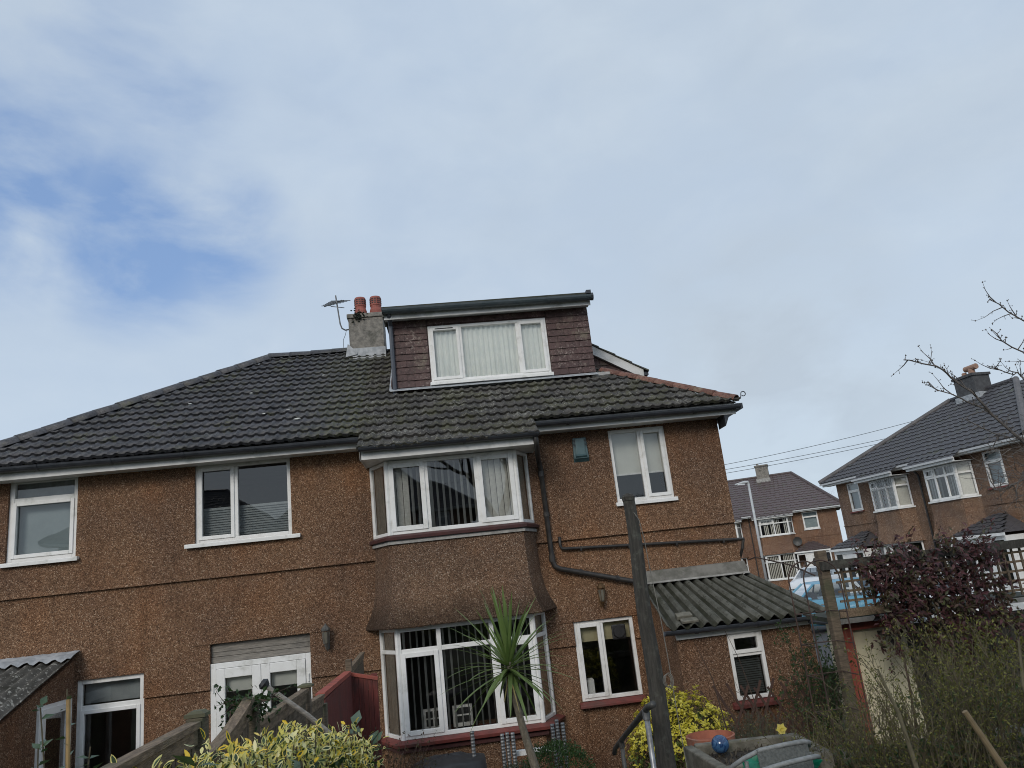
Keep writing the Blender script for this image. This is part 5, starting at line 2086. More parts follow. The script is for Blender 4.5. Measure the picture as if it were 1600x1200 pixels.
for k in range(3):
    mb.tube([(1.545 + .030 * math.cos(a) + k * .008, -5.085 - k * .005, 2.16 + (.042 + .006 * k) * math.sin(a)) for a in [i * math.pi / 8 for i in range(17)]], .003, 5)
mb.build('coil', MATS['cord_grey'], rope)

# fence between the two gardens
fence = thing('garden_fence', (-1.02, -5.6, 1.2), 'weathered slatted fence stepping down towards the house between the gardens', 'fence')


def fx(y):
    return -.93 - (y + 8.05) * .028


def fpost(y, zt, capw=.10):
    x = fx(y)
    mb = MB()
    mb.box(x - .03, x + .03, y - .035, y + .035, gz(x, y) - .1, zt)
    mb.build('post', OLDWOOD, fence, bevel=.004)
    if capw:
        mb = MB()
        mb.box(x - capw * .55, x + capw * .55, y - capw * .5, y + capw * .5, zt + .002, zt + .014)
        mb.prism([(x - capw * .5, y - capw * .45, zt + .014), (x + capw * .5, y - capw * .45, zt + .014), (x + capw * .3, y - capw * .3, zt + .022), (x - capw * .3, y - capw * .3, zt + .022)], (0, capw * .75, 0))
        mb.build('post_cap', simple('cap_green_timber', (.115, .115, .065), (.085, .082, .05), 20, .9), fence)


def fpanel(y0, z0, y1, z1, sag=0.0, red=False, dy=.045):
    n = 10
    pts = []
    for i in range(n + 1):
        t = i / n
        y = y0 + (y1 - y0) * t
        pts.append(Vector((fx(y), y, z0 + (z1 - z0) * t - sag * 4 * t * (1 - t))))
    mt = REDWOOD if red else OLDWOOD_H
    for off, w, h_, nm in ((0, .048, .022, 'capping_rail'), (-.040, .026, .050, 'top_rail')):
        mb = MB()
        for a, b in zip(pts, pts[1:]):
            mb.beam(a + Vector((0, 0, off)), b + Vector((0, .001, off)), w, h_)
        mb.build(nm, mt, fence)
    y = y0 + .03
    while y < y1 - .02:
        t = (y - y0) / (y1 - y0)
        zt = z0 + (z1 - z0) * t - sag * 4 * t * (1 - t) - .05
        mb = MB()
        x = fx(y)
        mb.box(x - .008, x + .008, y - .013, y + .013, gz(x, y) - .05, zt + .03 * 0)
        mb.build('slat', REDWOOD if red else OLDWOOD, fence)
        y += .042


fpost(-8.9, 2.60, 0)
fpanel(-9.3, 2.645, -8.06, 2.635)
fpost(-8.02, 2.655, .066)
fpanel(-7.98, 2.50, -7.22, 2.61, .02)
fpost(-7.18, 2.57, 0)
fpanel(-7.14, 2.485, -5.66, 2.46)
fpost(-5.60, 2.475, .085)
fpanel(-5.56, 2.36, -4.86, 2.33)
fpost(-4.82, 2.27, 0)
fpost(-2.85, 2.42, 0)
fpanel(-2.80, 2.33, -1.2, 2.36)
redp = thing('board_screen', (-.85, -3.3, .6), 'dark red painted board screen at the house end of the fence', 'fence panel')
# screen facing the viewer with vertical boards plus a sloped wing
xs = -1.07
while xs < -.80:
    mb = MB()
    t = (xs + 1.07) / .27
    mb.box(xs, xs + .043, -2.93, -2.91 + random.uniform(0, .006), .2, 2.275 - .075 * t)
    mb.build('board', REDWOOD, redp)
    xs += .046
mb = MB()
mb.beam((-1.09, -2.92, 2.295), (-.79, -2.92, 2.215), .05, .03)
mb.build('capping', REDFRAME, redp)
mb = MB()
mb.beam((-1.05, -4.75, 2.32), (-1.08, -2.94, 2.30), .07, .035)
mb.build('capping', REDFRAME, redp)
y = -4.72
while y < -2.95:
    mb = MB()
    x = -1.035 - (y + 4.75) * .015
    mb.box(x, x + .018, y, y + .10, .2, 2.285)
    mb.build('board', REDWOOD, redp)
    y += .104
mb = MB()
mb.box(-.86, -.80, -2.90, -2.84, .1, 2.26)
mb.build('post', REDWOOD, redp)

prop = thing('clothes_prop', (-.85, -6.4, 1.4), 'grey wooden pole with a dark knob leaning across the fence', 'pole')
mb = MB()
mb.tube([(-.55, -6.35, 2.12), (-.85, -6.4, 2.41), (-1.065, -6.44, 2.595)], .0145, 8)
mb.build('shaft', GREYWOOD, prop)
mb = MB()
mb.tube([(-1.05, -6.437, 2.582), (-1.068, -6.44, 2.60), (-1.082, -6.443, 2.612)], [.018, .034, .020], 10)
mb.build('knob', BLACKP, prop)
mb = MB()
mb.tube([(-.55, -6.35, 2.12), (-.5, -6.34, 1.3)], .0145, 8)
mb.build('lower_shaft', GREYWOOD, prop)

# hand rail and steps
hrail = thing('hand_rail', (1.35, -4.3, .6), 'dark tubular hand rail sloping down beside the garden steps', 'hand rail')
mb = MB()
mb.tube([(1.285, -5.62, 2.10), (1.275, -5.5, 2.065), (1.44, -3.5, 1.47), (1.455, -3.1, 1.33), (1.455, -3.02, 1.27)], .023, 10)
mb.build('rail', METALD, hrail, smooth=True)
for (x, y, z), mt in (((1.285, -5.38, 2.02), METAL), ((1.437, -3.55, 1.475), METALD)):
    mb = MB()
    mb.tube([(x, y, gz(x, y) - .1), (x, y, z)], .020, 10)
    mb.build('post', mt, hrail, smooth=True)
    mb = MB()
    mb.tube([(x, y, z - .05), (x, y, z + .01)], .028, 10)
    mb.build('collar', mt, hrail)
steps = thing('garden_steps', (1.8, -4.2, .3), 'concrete garden steps beside the hand rail at the foot of the picture', 'steps')
for k in range(6):
    mb = MB()
    y = -2.6 - k * .45
    mb.box(1.05, 1.95, y - .45, y, -.1, .12 + k * .16)
    mb.build('step', CEMENT, steps, bevel=.015)

# galvanised posts before the bay
for i, (x, n_, zt) in enumerate(((.09, 1, 1.64), (.43, 3, 1.58), (.93, 3, 1.63))):
    t = thing('galvanised_stakes', (x, -3.0, .2), ['single ribbed galvanised stake in front of the bay window', 'pair of ribbed galvanised stakes left of the palm trunk', 'cluster of ribbed galvanised stakes under the right end of the bay sill'][i], 'stakes')
    for k in range(n_):
        xx, yy = x + (k - (n_ - 1) / 2) * .052, -3.0 + .03 * (k % 2)
        prof = []
        z = 0
        top = zt - .2 - random.uniform(0, .05)
        while z < top:
            prof += [(.019, z), (.022, z + .012), (.019, z + .024)]
            z += .03
        mb = MB()
        mb.lathe((xx, yy, .2), prof, 8)
        mb.build('stake', METAL, t)
mb = MB()
mb.box(.50, .86, -2.92, -2.86, 1.34, 1.385)
mb.build('white_board', UPVC, None, label='white board lying level behind the palm trunk below the bay sill', category='board')

# dark cover
mb = MB()
N_, vs, fs = 24, [], []
for j in range(9):
    f = j / 8
    for k in range(N_):
        a = 2 * math.pi * k / N_
        rx, ry = .42 * math.sin(f * 1.5 + .05), .34 * math.sin(f * 1.5 + .05)
        z = 1.46 - .10 * f - (1.0 * max(0, f - .62) / .38)
        d = .035 * mnoise.noise(Vector((math.cos(a) * 2, math.sin(a) * 2, f * 4)))
        vs.append((-.16 + rx * math.cos(a) * (1 + d), -3.0 + ry * math.sin(a) * (1 + d), z + d * .7))
for j in range(8):
    for k in range(N_):
        k2 = (k + 1) % N_
        fs.append((j * N_ + k, (j + 1) * N_ + k, (j + 1) * N_ + k2, j * N_ + k2))
mb.add(vs, fs)
mb.build('garden_cover', COVER, None, smooth=True, label='crumpled black cover at the foot of the bay window', category='cover')

# stone trough, pot, ball, chair, bag
tr = thing('stone_trough', (2.2, -4.6, .7), 'weathered stone planting trough behind the rattan chair', 'trough')


def tbox(mb, p, q, w, z0, z1):
    p, q = Vector(p), Vector(q)
    d = (q - p).normalized()
    s = Vector((-d.y, d.x, 0))
    mb.obox(p - s * w / 2 + Vector((0, 0, z0)), q - p, s * w, Vector((0, 0, z1 - z0)))


corners = [(1.80, -4.50, 0), (1.82, -5.26, 0), (2.60, -5.20, 0), (2.63, -4.60, 0)]
for k in range(4):
    mb = MB()
    p, q = Vector(corners[k]), Vector(corners[(k + 1) % 4])
    d = (q - p).normalized() * .04
    tbox(mb, p - d, q - d * 1.05, .08, .6, 1.565 + .004 * k)
    mb.build('trough_side', STONE, tr, bevel=.012)
mb = MB()
mb.poly([(c[0], c[1], 1.50) for i, c in enumerate(corners)])
mb.build('soil', SOIL, tr)
lv = MB()
for k in range(260):
    p = Vector((random.uniform(1.86, 2.56), random.uniform(-5.15, -4.6), 1.50))
    leaf(lv, p, Vector((random.uniform(-.8, .8), random.uniform(-.8, .8), .8)), UP, random.uniform(.02, .06), .02)
lv.build('litter', simple('leaf_litter', (.075, .06, .04), (.04, .034, .026), 20, .9), tr, kind='stuff')
pot = thing('terracotta_pot', (2.10, -4.15, 1.0), 'terracotta flower pot with a broad rim behind the stone trough', 'pot')
mb = MB()
mb.lathe((2.06, -4.25, 1.0), [(.13, 0), (.175, .50), (.20, .505), (.205, .575), (.188, .578), (.172, .52), (.02, .50)], 26)
mb.build('vessel', TERRA, pot, smooth=False)
mb = MB()
mb.lathe((1.985, -4.72, 1.60), [(.068 * math.sin(math.pi * i / 12) + .0005, -.068 * math.cos(math.pi * i / 12)) for i in range(13)], 20)
bl = mb.build('glass_ball', BALL, None, smooth=True, label='mottled blue glass ball on the trough corner', category='ball')

chair = thing('rattan_chair', (2.12, -5.85, .7), 'grey rattan garden chair with tubular arms at the bottom edge', 'chair')


def chp(p):
    return (p[0] * .94, -11 + (p[1] + 11) * .94, 3 - (3 - p[2]) * .94)


mb = MB()
arc1 = [(1.90, -5.05, 1.47), (1.93, -5.12, 1.535), (2.0, -5.17, 1.585), (2.12, -5.20, 1.632), (2.30, -5.22, 1.650), (2.44, -5.21, 1.652), (2.50, -5.18, 1.635), (2.52, -5.12, 1.60)]
mb.tube([chp(q) for q in arc1], .016, 8)
mb.build('top_rail', RATTAN, chair, smooth=True)
mb = MB()
arc2 = [(1.87, -5.35, 1.40), (1.93, -5.42, 1.515), (2.03, -5.45, 1.565), (2.2, -5.46, 1.59), (2.36, -5.45, 1.60), (2.44, -5.40, 1.59), (2.50, -5.30, 1.56), (2.53, -5.15, 1.53)]
mb.tube([chp(q) for q in arc2], .016, 8)
mb.build('lower_rail', RATTAN, chair, smooth=True)
mb = MB()
nu, nv = 26, 14
vs = []
for j in range(nv + 1):
    for i in range(nu + 1):
        s = i / nu
        x = 2.09 + .385 * s
        z = 1.637 + .012 * math.sin(s * math.pi) - j / nv * .55
        y = -5.20 - .015 * math.sin(s * math.pi) + .004 * ((i + j) % 2) - j / nv * .10
        vs.append(chp((x, y, z)))
mb.add(vs, [(j * (nu + 1) + i, j * (nu + 1) + i + 1, (j + 1) * (nu + 1) + i + 1, (j + 1) * (nu + 1) + i) for j in range(nv) for i in range(nu)])
o = mb.build('woven_back', RATTAN_W, chair)
so = o.modifiers.new('solid', 'SOLIDIFY')
so.thickness = .008
for x in (2.02, 2.50):
    for y in (-5.15, -5.62):
        mb = MB()
        mb.tube([chp((x, y, .55)), chp((x, y, 1.56 if y > -5.3 else 1.10))], .015, 8)
        mb.build('leg', RATTAN, chair)
mb = MB()
mb.box(1.87, 2.36, -5.92, -5.46, 1.12, 1.15)
mb.build('seat', RATTAN_W, chair)


def crumple(name, c, rx, ry, rz, mat, label, cat, seed=0):
    mb = MB()
    N1, N2 = 22, 14
    vs, fs = [], []
    for j in range(N2 + 1):
        for k in range(N1):
            a, b = 2 * math.pi * k / N1, math.pi * j / N2
            d = Vector((math.cos(a) * math.sin(b), math.sin(a) * math.sin(b), math.cos(b)))
            nn = 1 + .45 * mnoise.noise(d * 2.3 + Vector((seed, 0, 0))) + .25 * mnoise.noise(d * 6 + Vector((0, seed, 0)))
            vs.append((c[0] + d.x * rx * nn, c[1] + d.y * ry * nn, c[2] + d.z * rz * nn))
    for j in range(N2):
        for k in range(N1):
            k2 = (k + 1) % N1
            fs.append((j * N1 + k, (j + 1) * N1 + k, (j + 1) * N1 + k2, j * N1 + k2))
    mb.add(vs, fs)
    return mb.build(name, mat, None, label=label, category=cat)


crumple('plastic_bag', (2.17, -5.34, 1.51), .27, .08, .13, GREENB, 'crumpled green plastic bag behind the rattan chair', 'bag', 3)
mb = MB()

# low retaining wall at the right, stone by stone
rw = thing('garden_wall', (3.6, -4.7, .7), 'low rubble stone wall half hidden behind the twiggy shrub', 'wall')
for row in range(4):
    x = 2.70 + random.uniform(-.1, .05)
    while x < 5.0:
        w = random.uniform(.16, .34)
        z0 = .72 + row * .195
        mb = MB()
        j = [random.uniform(-.015, .015) for _ in range(8)]
        hgt = .185 if row < 3 else .10
        dep = .22 if row < 3 else .30
        y0 = -4.78 - (.05 if row == 3 else 0)
        mb.add([(x + j[0], y0 + j[1], z0), (x + w - .012, y0 + j[2], z0), (x + w - .012, y0 + dep, z0), (x, y0 + dep, z0),
                (x + j[3], y0 + .015 + j[4], z0 + hgt + j[5] * .4), (x + w - .012 + j[6] * .5, y0 + .015 + j[7], z0 + hgt + j[2] * .4), (x + w - .012, y0 + dep - .01, z0 + hgt), (x, y0 + dep - .01, z0 + hgt)],
               [(0, 3, 2, 1), (4, 5, 6, 7), (0, 1, 5, 4), (1, 2, 6, 5), (2, 3, 7, 6), (3, 0, 4, 7)])
        mb.build('stone', STONE, rw, bevel=.012)
        x += w
stk = MB()
stk.tube([(3.215, -6.0, 1.88), (3.30, -6.0, 1.70), (3.39, -6.02, 1.48), (3.56, -6.05, 1.05)], [.017, .020, .022, .024], 9)
stk.build('wooden_stake', simple('stake_tan', (.20, .15, .085), (.14, .105, .06), 10, .8), None, label='pale wooden stake leaning in the twiggy shrub at the lower right', category='stake')

# expanding willow trellis before the outhouse
et = thing('expanding_trellis', (3.8, -1.6, .6), 'brown diamond lattice trellis standing in front of the outhouse wall', 'trellis')
for k in range(10):
    for s in (-1, 1):
        x0 = 2.98 + k * .165 + (0 if s > 0 else .30)
        p, q = Vector((x0, -1.60 - .012 * s, .62)), Vector((x0 + s * .44, -1.60 - .012 * s, 1.50 + .05 * math.sin(k)))
        mb = MB()
        mb.beam(p, q, .028, .012, (0, 1, 0))
        mb.build('slat', simple('willow_brown', (.085, .045, .034), (.055, .032, .026), 18, .8), et)

# square trellis, its post, arch and shed on the right
st_ = thing('square_trellis', (5.2, -3.0, 1.0), 'square timber trellis with a dark top rail under the red climber', 'trellis')
mb = MB()
mb.box(3.90, 4.00, -3.06, -2.96, .3, 2.96)
mb.build('post', OLDWOOD, st_, bevel=.01)
mb = MB()
mb.beam((3.90, -3.07, 2.80), (6.9, -3.07, 2.80), .05, .09)
mb.build('top_rail', POSTWOOD, st_)
for k in range(28):
    x = 4.12 + k * .098
    mb = MB()
    mb.box(x, x + .024, -3.035, -3.022, 2.27, 2.76)
    mb.build('slat', OLDWOOD, st_)
for k in range(5):
    z = 2.31 + k * .098
    mb = MB()
    mb.box(4.06, 6.9, -3.021, -3.008, z, z + .024)
    mb.build('slat', OLDWOOD_H, st_)
for z in (2.26,):
    mb = MB()
    mb.box(4.01, 4.55, -3.06, -3.04, z, z + .085)
    mb.build('board', OLDWOOD_H, st_)

arch = thing('metal_arch', (3.72, -3.4, .7), 'thin rusty metal garden arch with hoops beside the thick trellis post', 'garden arch')
RUST = simple('rusty_iron', (.045, .030, .026), (.075, .045, .035), 20, .8)
for dy in (0, .35):
    mb = MB()
    mb.tube([(3.53, -3.4 + dy, .8), (3.53, -3.4 + dy, 2.66)] + ring_pts((3.72, -3.4 + dy, 2.68), .19, math.pi, 0, 12) + [(3.91, -3.4 + dy, 2.66), (3.91, -3.4 + dy, .8)], .0075, 6)
    mb.build('hoop', RUST, arch)
for z in (2.35, 2.05, 1.75, 1.4):
    for x in (3.53, 3.91):
        mb = MB()
        mb.tube([(x, -3.4, z), (x, -3.05, z)], .006, 5)
        mb.build('rung', RUST, arch)
    mb = MB()
    mb.tube([(3.53, -3.05, z), (3.91, -3.05, z)], .006, 5)
    mb.build('rung', RUST, arch)
mb = MB()
mb.tube([(4.24, -.25, 2.93), (4.27, -.45, 2.955), (4.05, -2.0, 2.83), (3.75, -3.2, 2.72)], .009, 6)
mb.build('iron_stay', RUST, None, label='thin dark iron stay running from the house corner to the garden arch', category='stay')

shed = thing('garden_shed', (4.9, -1.9, .6), 'cream walled garden shed with red corner frame under the climber', 'shed')
mb = MB()
mb.box(4.34, 5.05, -2.40, -2.0, .5, 2.12)
mb.build('wall', CREAM, shed)
xx = 5.055
while xx < 6.9:
    mb = MB()
    mb.box(xx, xx + .118, -2.41 + random.uniform(0, .012), -2.38, .5, 2.05)
    mb.build('board', POSTWOOD, shed)
    xx += .124
mb = MB()
mb.box(4.27, 4.41, -2.46, -2.405, .5, 2.145)
mb.box(4.411, 5.05, -2.455, -2.405, 2.06, 2.145)
mb.build('corner_frame', REDFRAME, shed)
mb = MB()
mb.box(4.17, 4.192, -2.50, -2.45, .5, 2.16)
mb.box(4.236, 4.258, -2.47, -2.44, .5, 2.15)
mb.build('trim', UPVC, shed)
mb = MB()
mb.box(4.194, 4.234, -2.49, -2.45, .5, 2.15)
mb.build('trim', REDFRAME, shed)
mb = MB()
mb.prism([(4.17, -2.56, 2.165), (6.7, -2.56, 2.165), (6.7, -1.9, 2.19), (4.17, -1.9, 2.19)], (0, 0, .05))
mb.build('roof', FELT, shed)
mb = MB()
mb.box(4.17, 6.7, -2.585, -2.562, 2.15, 2.20)
mb.build('roof_edge', CEMENT_L, shed)
mb = MB()
mb.box(4.72, 5.05, -2.50, -2.41, 1.98, 2.02)
mb.build('shelf_bracket', POSTWOOD, shed)
for a, b in (((5.0, -2.6, 1.95), (5.25, -2.6, 1.55)), ((5.1, -2.6, 2.0), (5.08, -2.6, 1.45)), ((5.15, -2.6, 1.98), (5.4, -2.6, 1.7))):
    mb = MB()
    mb.beam(a, b, .022, .022, (0, 1, 0))
    mb.build('strut', POSTWOOD, shed)

# ------------------------------------------------------------------ plants
# variegated hedge in the left foreground, in clumps
hed = thing('variegated_shrub', (-.85, -7.4, 1.1), 'yellow edged variegated evergreen shrub filling the lower left foreground', 'shrub')
stems, mbl = MB(), MB()


HP = [(-.82, -8.85, 2.62), (-.76, -8.05, 2.555), (-.67, -7.35, 2.455), (-.57, -7.0, 2.33)]


def hedge_pt():
    t = random.random() * 3
    i = min(2, int(t))
    a, b = Vector(HP[i]), Vector(HP[i + 1])
    c = a.lerp(b, t - i)
    return c + Vector((random.uniform(-.08, .16), random.uniform(-.28, .20), 0))


for c in range(330):
    tip = hedge_pt()
    tip.z -= abs(random.gauss(0, .075))
    base = Vector((tip.x + random.uniform(-.08, .08), tip.y + random.uniform(-.08, .08), 1.35))
    stems.tube([base, base.lerp(tip, .5) + rvec() * .04, tip], [.007, .005, .0025], 4, cap=False)
    yel = random.random()
    for k in range(22):
        f = random.random() ** .6
        p = base.lerp(tip, .55 + .46 * f) + rvec() * .035
        d = (rvec() + UP * (.55 * f) + Vector((0, -.25, 0))).normalized()
        nn = (UP * .8 + rvec() * .9 + Vector((0, -.5, 0))).normalized()
        vleaf(mbl, p, d, nn, random.uniform(.026, .046), random.uniform(.011, .020))
        if f > .70 and yel > .35:
            vleaf(mbl, p + rvec() * .02, (rvec() + UP).normalized(), nn, random.uniform(.024, .038), random.uniform(.010, .016), 1, 1)
stems.build('stems', TWIG, hed)
mbl.build('leaves', [L_VGREEN, L_VYEL], hed, kind='stuff')
inn = MB()
for k in range(4500):
    p = hedge_pt()
    p.z = random.uniform(1.5, p.z - .10)
    leaf(inn, p, rvec(), rvec(), random.uniform(.03, .06), random.uniform(.015, .028))
inn.build('inner_leaves', L_GREEN, hed, kind='stuff')

# broad laurel leaves around it


def laurel(name, base, spots, label, n, L=(.09, .14)):
    t = thing(name, base, label, 'shrub')
    st_, lv = MB(), MB()
    for (x, y, z) in spots:
        tip = Vector((x, y, z))
        b = Vector((x * .97 + random.uniform(-.06, .06), y + random.uniform(-.1, .1), base[2]))
        st_.tube([b, b.lerp(tip, .6) + rvec() * .03, tip], [.010, .008, .004], 5, cap=False)
        for k in range(n):
            f = random.uniform(.72, 1.0)
            a = random.uniform(0, 2 * math.pi)
            d = Vector((math.cos(a), math.sin(a), random.uniform(.0, .8)))
            vl = random.uniform(*L)
            leaf(lv, b.lerp(tip, f), d, (UP + rvec() * .5), vl, vl * .40, .12)
    st_.build('stems', TWIG, t)
    lv.build('leaves', L_LAUREL, t, kind='stuff')


laurel('laurel_shrub', (-.5, -6.9, 1.1), [(-.62, -6.95, 2.40), (-.54, -6.85, 2.38), (-.46, -6.8, 2.30), (-.50, -6.7, 2.20), (-.42, -6.72, 2.12), (-.70, -6.9, 2.40), (-.40, -6.9, 2.05)], 'dark green laurel with broad leaves behind the right end of the variegated shrub', 9, (.10, .15))
laurel('laurel_shrub', (-.6, -8.3, 1.2), [(-.66, -8.4, 2.56), (-.54, -8.2, 2.50), (-.72, -8.7, 2.62), (-.45, -7.9, 2.42), (-.60, -8.5, 2.55)], 'green laurel sprigs poking up through the bottom of the variegated shrub', 6, (.05, .085))
sap = thing('staked_sapling', (-1.38, -8.0, 1.2), 'leafy sapling tied to a yellow bamboo cane in front of the left windows', 'sapling')
mb = MB()
mb.tube([(-1.36, -8.0, 1.2), (-1.365, -8.0, 2.3), (-1.38, -8.0, 2.765)], .0075, 7)
mb.build('cane', CANE, sap)
st_m, lv = MB(), MB()
for b, tip in (((-1.38, -7.98, 1.3), (-1.39, -7.99, 2.80)), ((-1.40, -7.98, 1.3), (-1.475, -8.0, 2.76)), ((-1.42, -8.0, 1.3), (-1.46, -8.03, 2.62)), ((-1.36, -7.97, 1.3), (-1.30, -8.0, 2.60)), ((-1.30, -7.97, 1.3), (-1.22, -8.0, 2.55)), ((-1.42, -7.97, 1.3), (-1.40, -8.05, 2.55))):
    b, tip = Vector(b), Vector(tip)
    pts = [b.lerp(tip, i / 6) + rvec() * .012 for i in range(7)]
    pts[-1] = tip
    st_m.tube(pts, [.006 - .0006 * i for i in range(7)], 5, cap=False)
    for k in range(22):
        f = random.uniform(.62, 1.0)
        a = random.uniform(0, 6.28)
        ll = random.uniform(.03, .055)
        leaf(lv, b.lerp(tip, f), Vector((math.cos(a), math.sin(a), random.uniform(-.2, .9))), UP + rvec() * .6, ll, ll * .5, .1)
st_m.build('stems', TWIG, sap)
lv.build('leaves', L_LAUREL, sap, kind='stuff')
# ivy on the fence post
ivy = thing('ivy_clump', (-.97, -7.19, 1.2), 'small dark ivy clump growing over a fence post in front of the french doors', 'ivy')
st_m, lv = MB(), MB()
for k in range(34):
    p = Vector((-.97 + random.gauss(0, .05), -7.19 + random.gauss(0, .05), 2.585 + random.uniform(-.01, .03)))
    pts, dd = twig(st_m, p, Vector((random.gauss(.2, .7), random.gauss(0, .4), random.uniform(-.9, .7))), random.uniform(.06, .18), .003, 4, .4)
    for q in pts:
        for _ in range(2):
            leaf(lv, q + rvec() * .01, rvec(), rvec(), random.uniform(.018, .034), random.uniform(.012, .02))
mb = st_m
mb.tube([(-.97, -7.15, 1.2), (-.965, -7.145, 2.0), (-.97, -7.16, 2.6)], .008, 5)
st_m.build('stems', TWIGB, ivy)
lv.build('leaves', L_GREEN, ivy, kind='stuff')
# low bronze shrub between the fence and the bay
brz = thing('bronze_shrub', (-.62, -3.6, .4), 'low reddish brown shrub in front of the red screen', 'shrub')
st_m, lv = MB(), MB()
for k in range(420):
    a = random.uniform(0, 6.28)
    r_ = math.sqrt(random.random())
    p = Vector((-.68 + .30 * r_ * math.cos(a), -3.9 + .5 * r_ * math.sin(a), random.uniform(.9, 1.45)))
    pts, dd = twig(st_m, p, Vector((math.cos(a) * .35, math.sin(a) * .35, 1)), random.uniform(.25, .5), .003, 4, .25, 3)
    for q in pts[1:]:
        leaf(lv, q, rvec() + UP * .5, rvec(), random.uniform(.02, .035), .014)
st_m.build('twigs', TWIGB, brz, kind='stuff')
lv.build('leaves', L_REDG, brz, kind='stuff')

# cordyline
cd = thing('cordyline_palm', (.72, -4.0, .6), 'green cordyline palm on a thin leaning trunk in front of the bay window', 'palm')
mb = MB()
mb.tube([(.70, -4.0, .55), (.64, -4.0, 1.2), (.575, -4.0, 1.5), (.52, -4.0, 1.75), (.475, -4.0, 2.0), (.455, -4.0, 2.15), (.45, -4.0, 2.34)], [.044, .040, .037, .033, .029, .027, .024], 10)
mb.build('trunk', simple('cordyline_bark', (.20, .175, .135), (.12, .105, .08), 24, .9, .8, 50, stretch=(2, 2, 1)), cd, smooth=True)
crown = Vector((.45, -4.0, 2.31))


def sword(p, d, L, W, droop, mat_):
    mb = MB()
    n = 7
    q, dd = p.copy(), d.normalized()
    side = dd.cross(UP)
    side = side.normalized() if side.length > .05 else Vector((1, 0, 0))
    vs = []
    for i in range(n + 1):
        f = i / n
        w = W * (1 - f) ** .55 * (.55 + .45 * min(1, f * 5)) if f < 1 else .0006
        nn = side.cross(dd).normalized()
        vs += [q - side * w / 2, q - nn * w * .12, q + side * w / 2]
        dd = (dd - UP * droop * (f + .15)).normalized()
        q = q + dd * L / n
    fs = []
    for i in range(n):
        k = i * 3
        fs += [(k, k + 1, k + 4, k + 3), (k + 1, k + 2, k + 5, k + 4)]
    mb.add(vs, fs)
    mb.build('leaf', mat_, cd)


for k in range(82):
    a = k * 2.39996
    k = k * 74 / 82
    elv = R(88 - 122 * (k / 74) ** .95)
    d = Vector((math.cos(a) * math.cos(elv), math.sin(a) * math.cos(elv), math.sin(elv))) + rvec() * .08
    L = random.uniform(.52, .74) * (1.0 if k < 50 else .95)
    sword(crown + rvec() * .012 - UP * .06 * (k / 74), d, L, random.uniform(.032, .050), .02 + .07 * (k / 74) + random.uniform(0, .09), L_CORD)
sword(crown - UP * .08 + Vector((-.01, -.02, 0)), Vector((-.05, -.35, -1)), .20, .03, .0, simple('leaf_dead', (.42, .36, .15), (.36, .30, .12), 10, .7))


for k in range(9):
    a = k * .7 + .2
    sword(crown - UP * random.uniform(.06, .12), Vector((math.cos(a) * .4, math.sin(a) * .4, -1)), random.uniform(.18, .34), random.uniform(.018, .028), .03, MATS['leaf_dead'] if k % 2 else L_CORD)


# clipped box ball and others


def ball_shrub(name, c, r, label, mats, n, lsize, inner=None, sq=1.0, lshape=.5):
    t = thing(name, (c[0], c[1], gz(c[0], c[1])), label, 'shrub')
    lv = MB()
    for k in range(n):
        d = rvec()
        if d.z < -.5:
            d.z = -d.z
        rr = random.uniform(.62, 1.0) ** .5
        bump = 1 + .14 * mnoise.noise(d * 3.0 + Vector(c))
        p = Vector(c) + Vector((d.x * r[0], d.y * r[1], d.z * r[2])) * rr * bump
        leaf(lv, p, (d + rvec() * .8 + UP * .3), (d + rvec() * .7), random.uniform(*lsize), random.uniform(*lsize) * lshape, .15, 0 if (rr > .9 and len(mats) > 1 and d.z > -.1) or len(mats) == 1 else 1)
    lv.build('leaves', mats, t, kind='stuff')
    st_ = MB()
    for k in range(14):
        d = rvec()
        d.z = abs(d.z)
        b = Vector((c[0] + random.uniform(-.06, .06), c[1] + random.uniform(-.06, .06), gz(c[0], c[1]) - .05))
        st_.tube([b, Vector(c) + Vector((d.x * r[0], d.y * r[1], d.z * r[2])) * .75], [.012, .004], 4, cap=False)
    st_.build('stems', TWIG, t)
    return t


ball_shrub('box_ball', (.83, -3.5, 1.18), (.36, .36, .36), 'clipped dark green box ball beside the palm trunk', [L_BOX], 4200, (.018, .030))
ball_shrub('low_shrub', (.47, -3.55, 1.15), (.24, .25, .27), 'loose grey green shrub between the black cover and the box ball', [L_ROSE], 1500, (.02, .035), lshape=.35)

# golden choisya: rosettes of leaves
chs = thing('golden_shrub', (2.25, -2.7, .3), 'bright golden yellow leaved shrub between the timber pole and outhouse window', 'shrub')
lv, st_m = MB(), MB()
for k in range(1000):
    d = rvec()
    d.z = d.z if d.z > -.45 else -d.z
    bump = 1 + .22 * mnoise.noise(d * 2.2 + Vector((5, 1, 2)))
    rr = random.uniform(.72, 1.0)
    p = Vector((2.22, -2.7, 1.10)) + Vector((d.x * .58, d.y * .50, d.z * .62)) * rr * bump
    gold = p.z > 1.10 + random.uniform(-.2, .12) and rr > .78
    ax = (d + UP * .6 + rvec() * .3).normalized()
    o1 = ax.orthogonal().normalized()
    o2 = ax.cross(o1)
    st_m.tube([p - ax * .12, p], [.004, .003], 4, cap=False)
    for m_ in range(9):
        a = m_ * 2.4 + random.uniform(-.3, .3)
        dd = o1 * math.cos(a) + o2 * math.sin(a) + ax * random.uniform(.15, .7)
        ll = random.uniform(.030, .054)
        leaf(lv, p + rvec() * .012, dd + rvec() * .25, ax + rvec() * .4, ll, ll * random.uniform(.36, .5), .12, 0 if gold else 1)
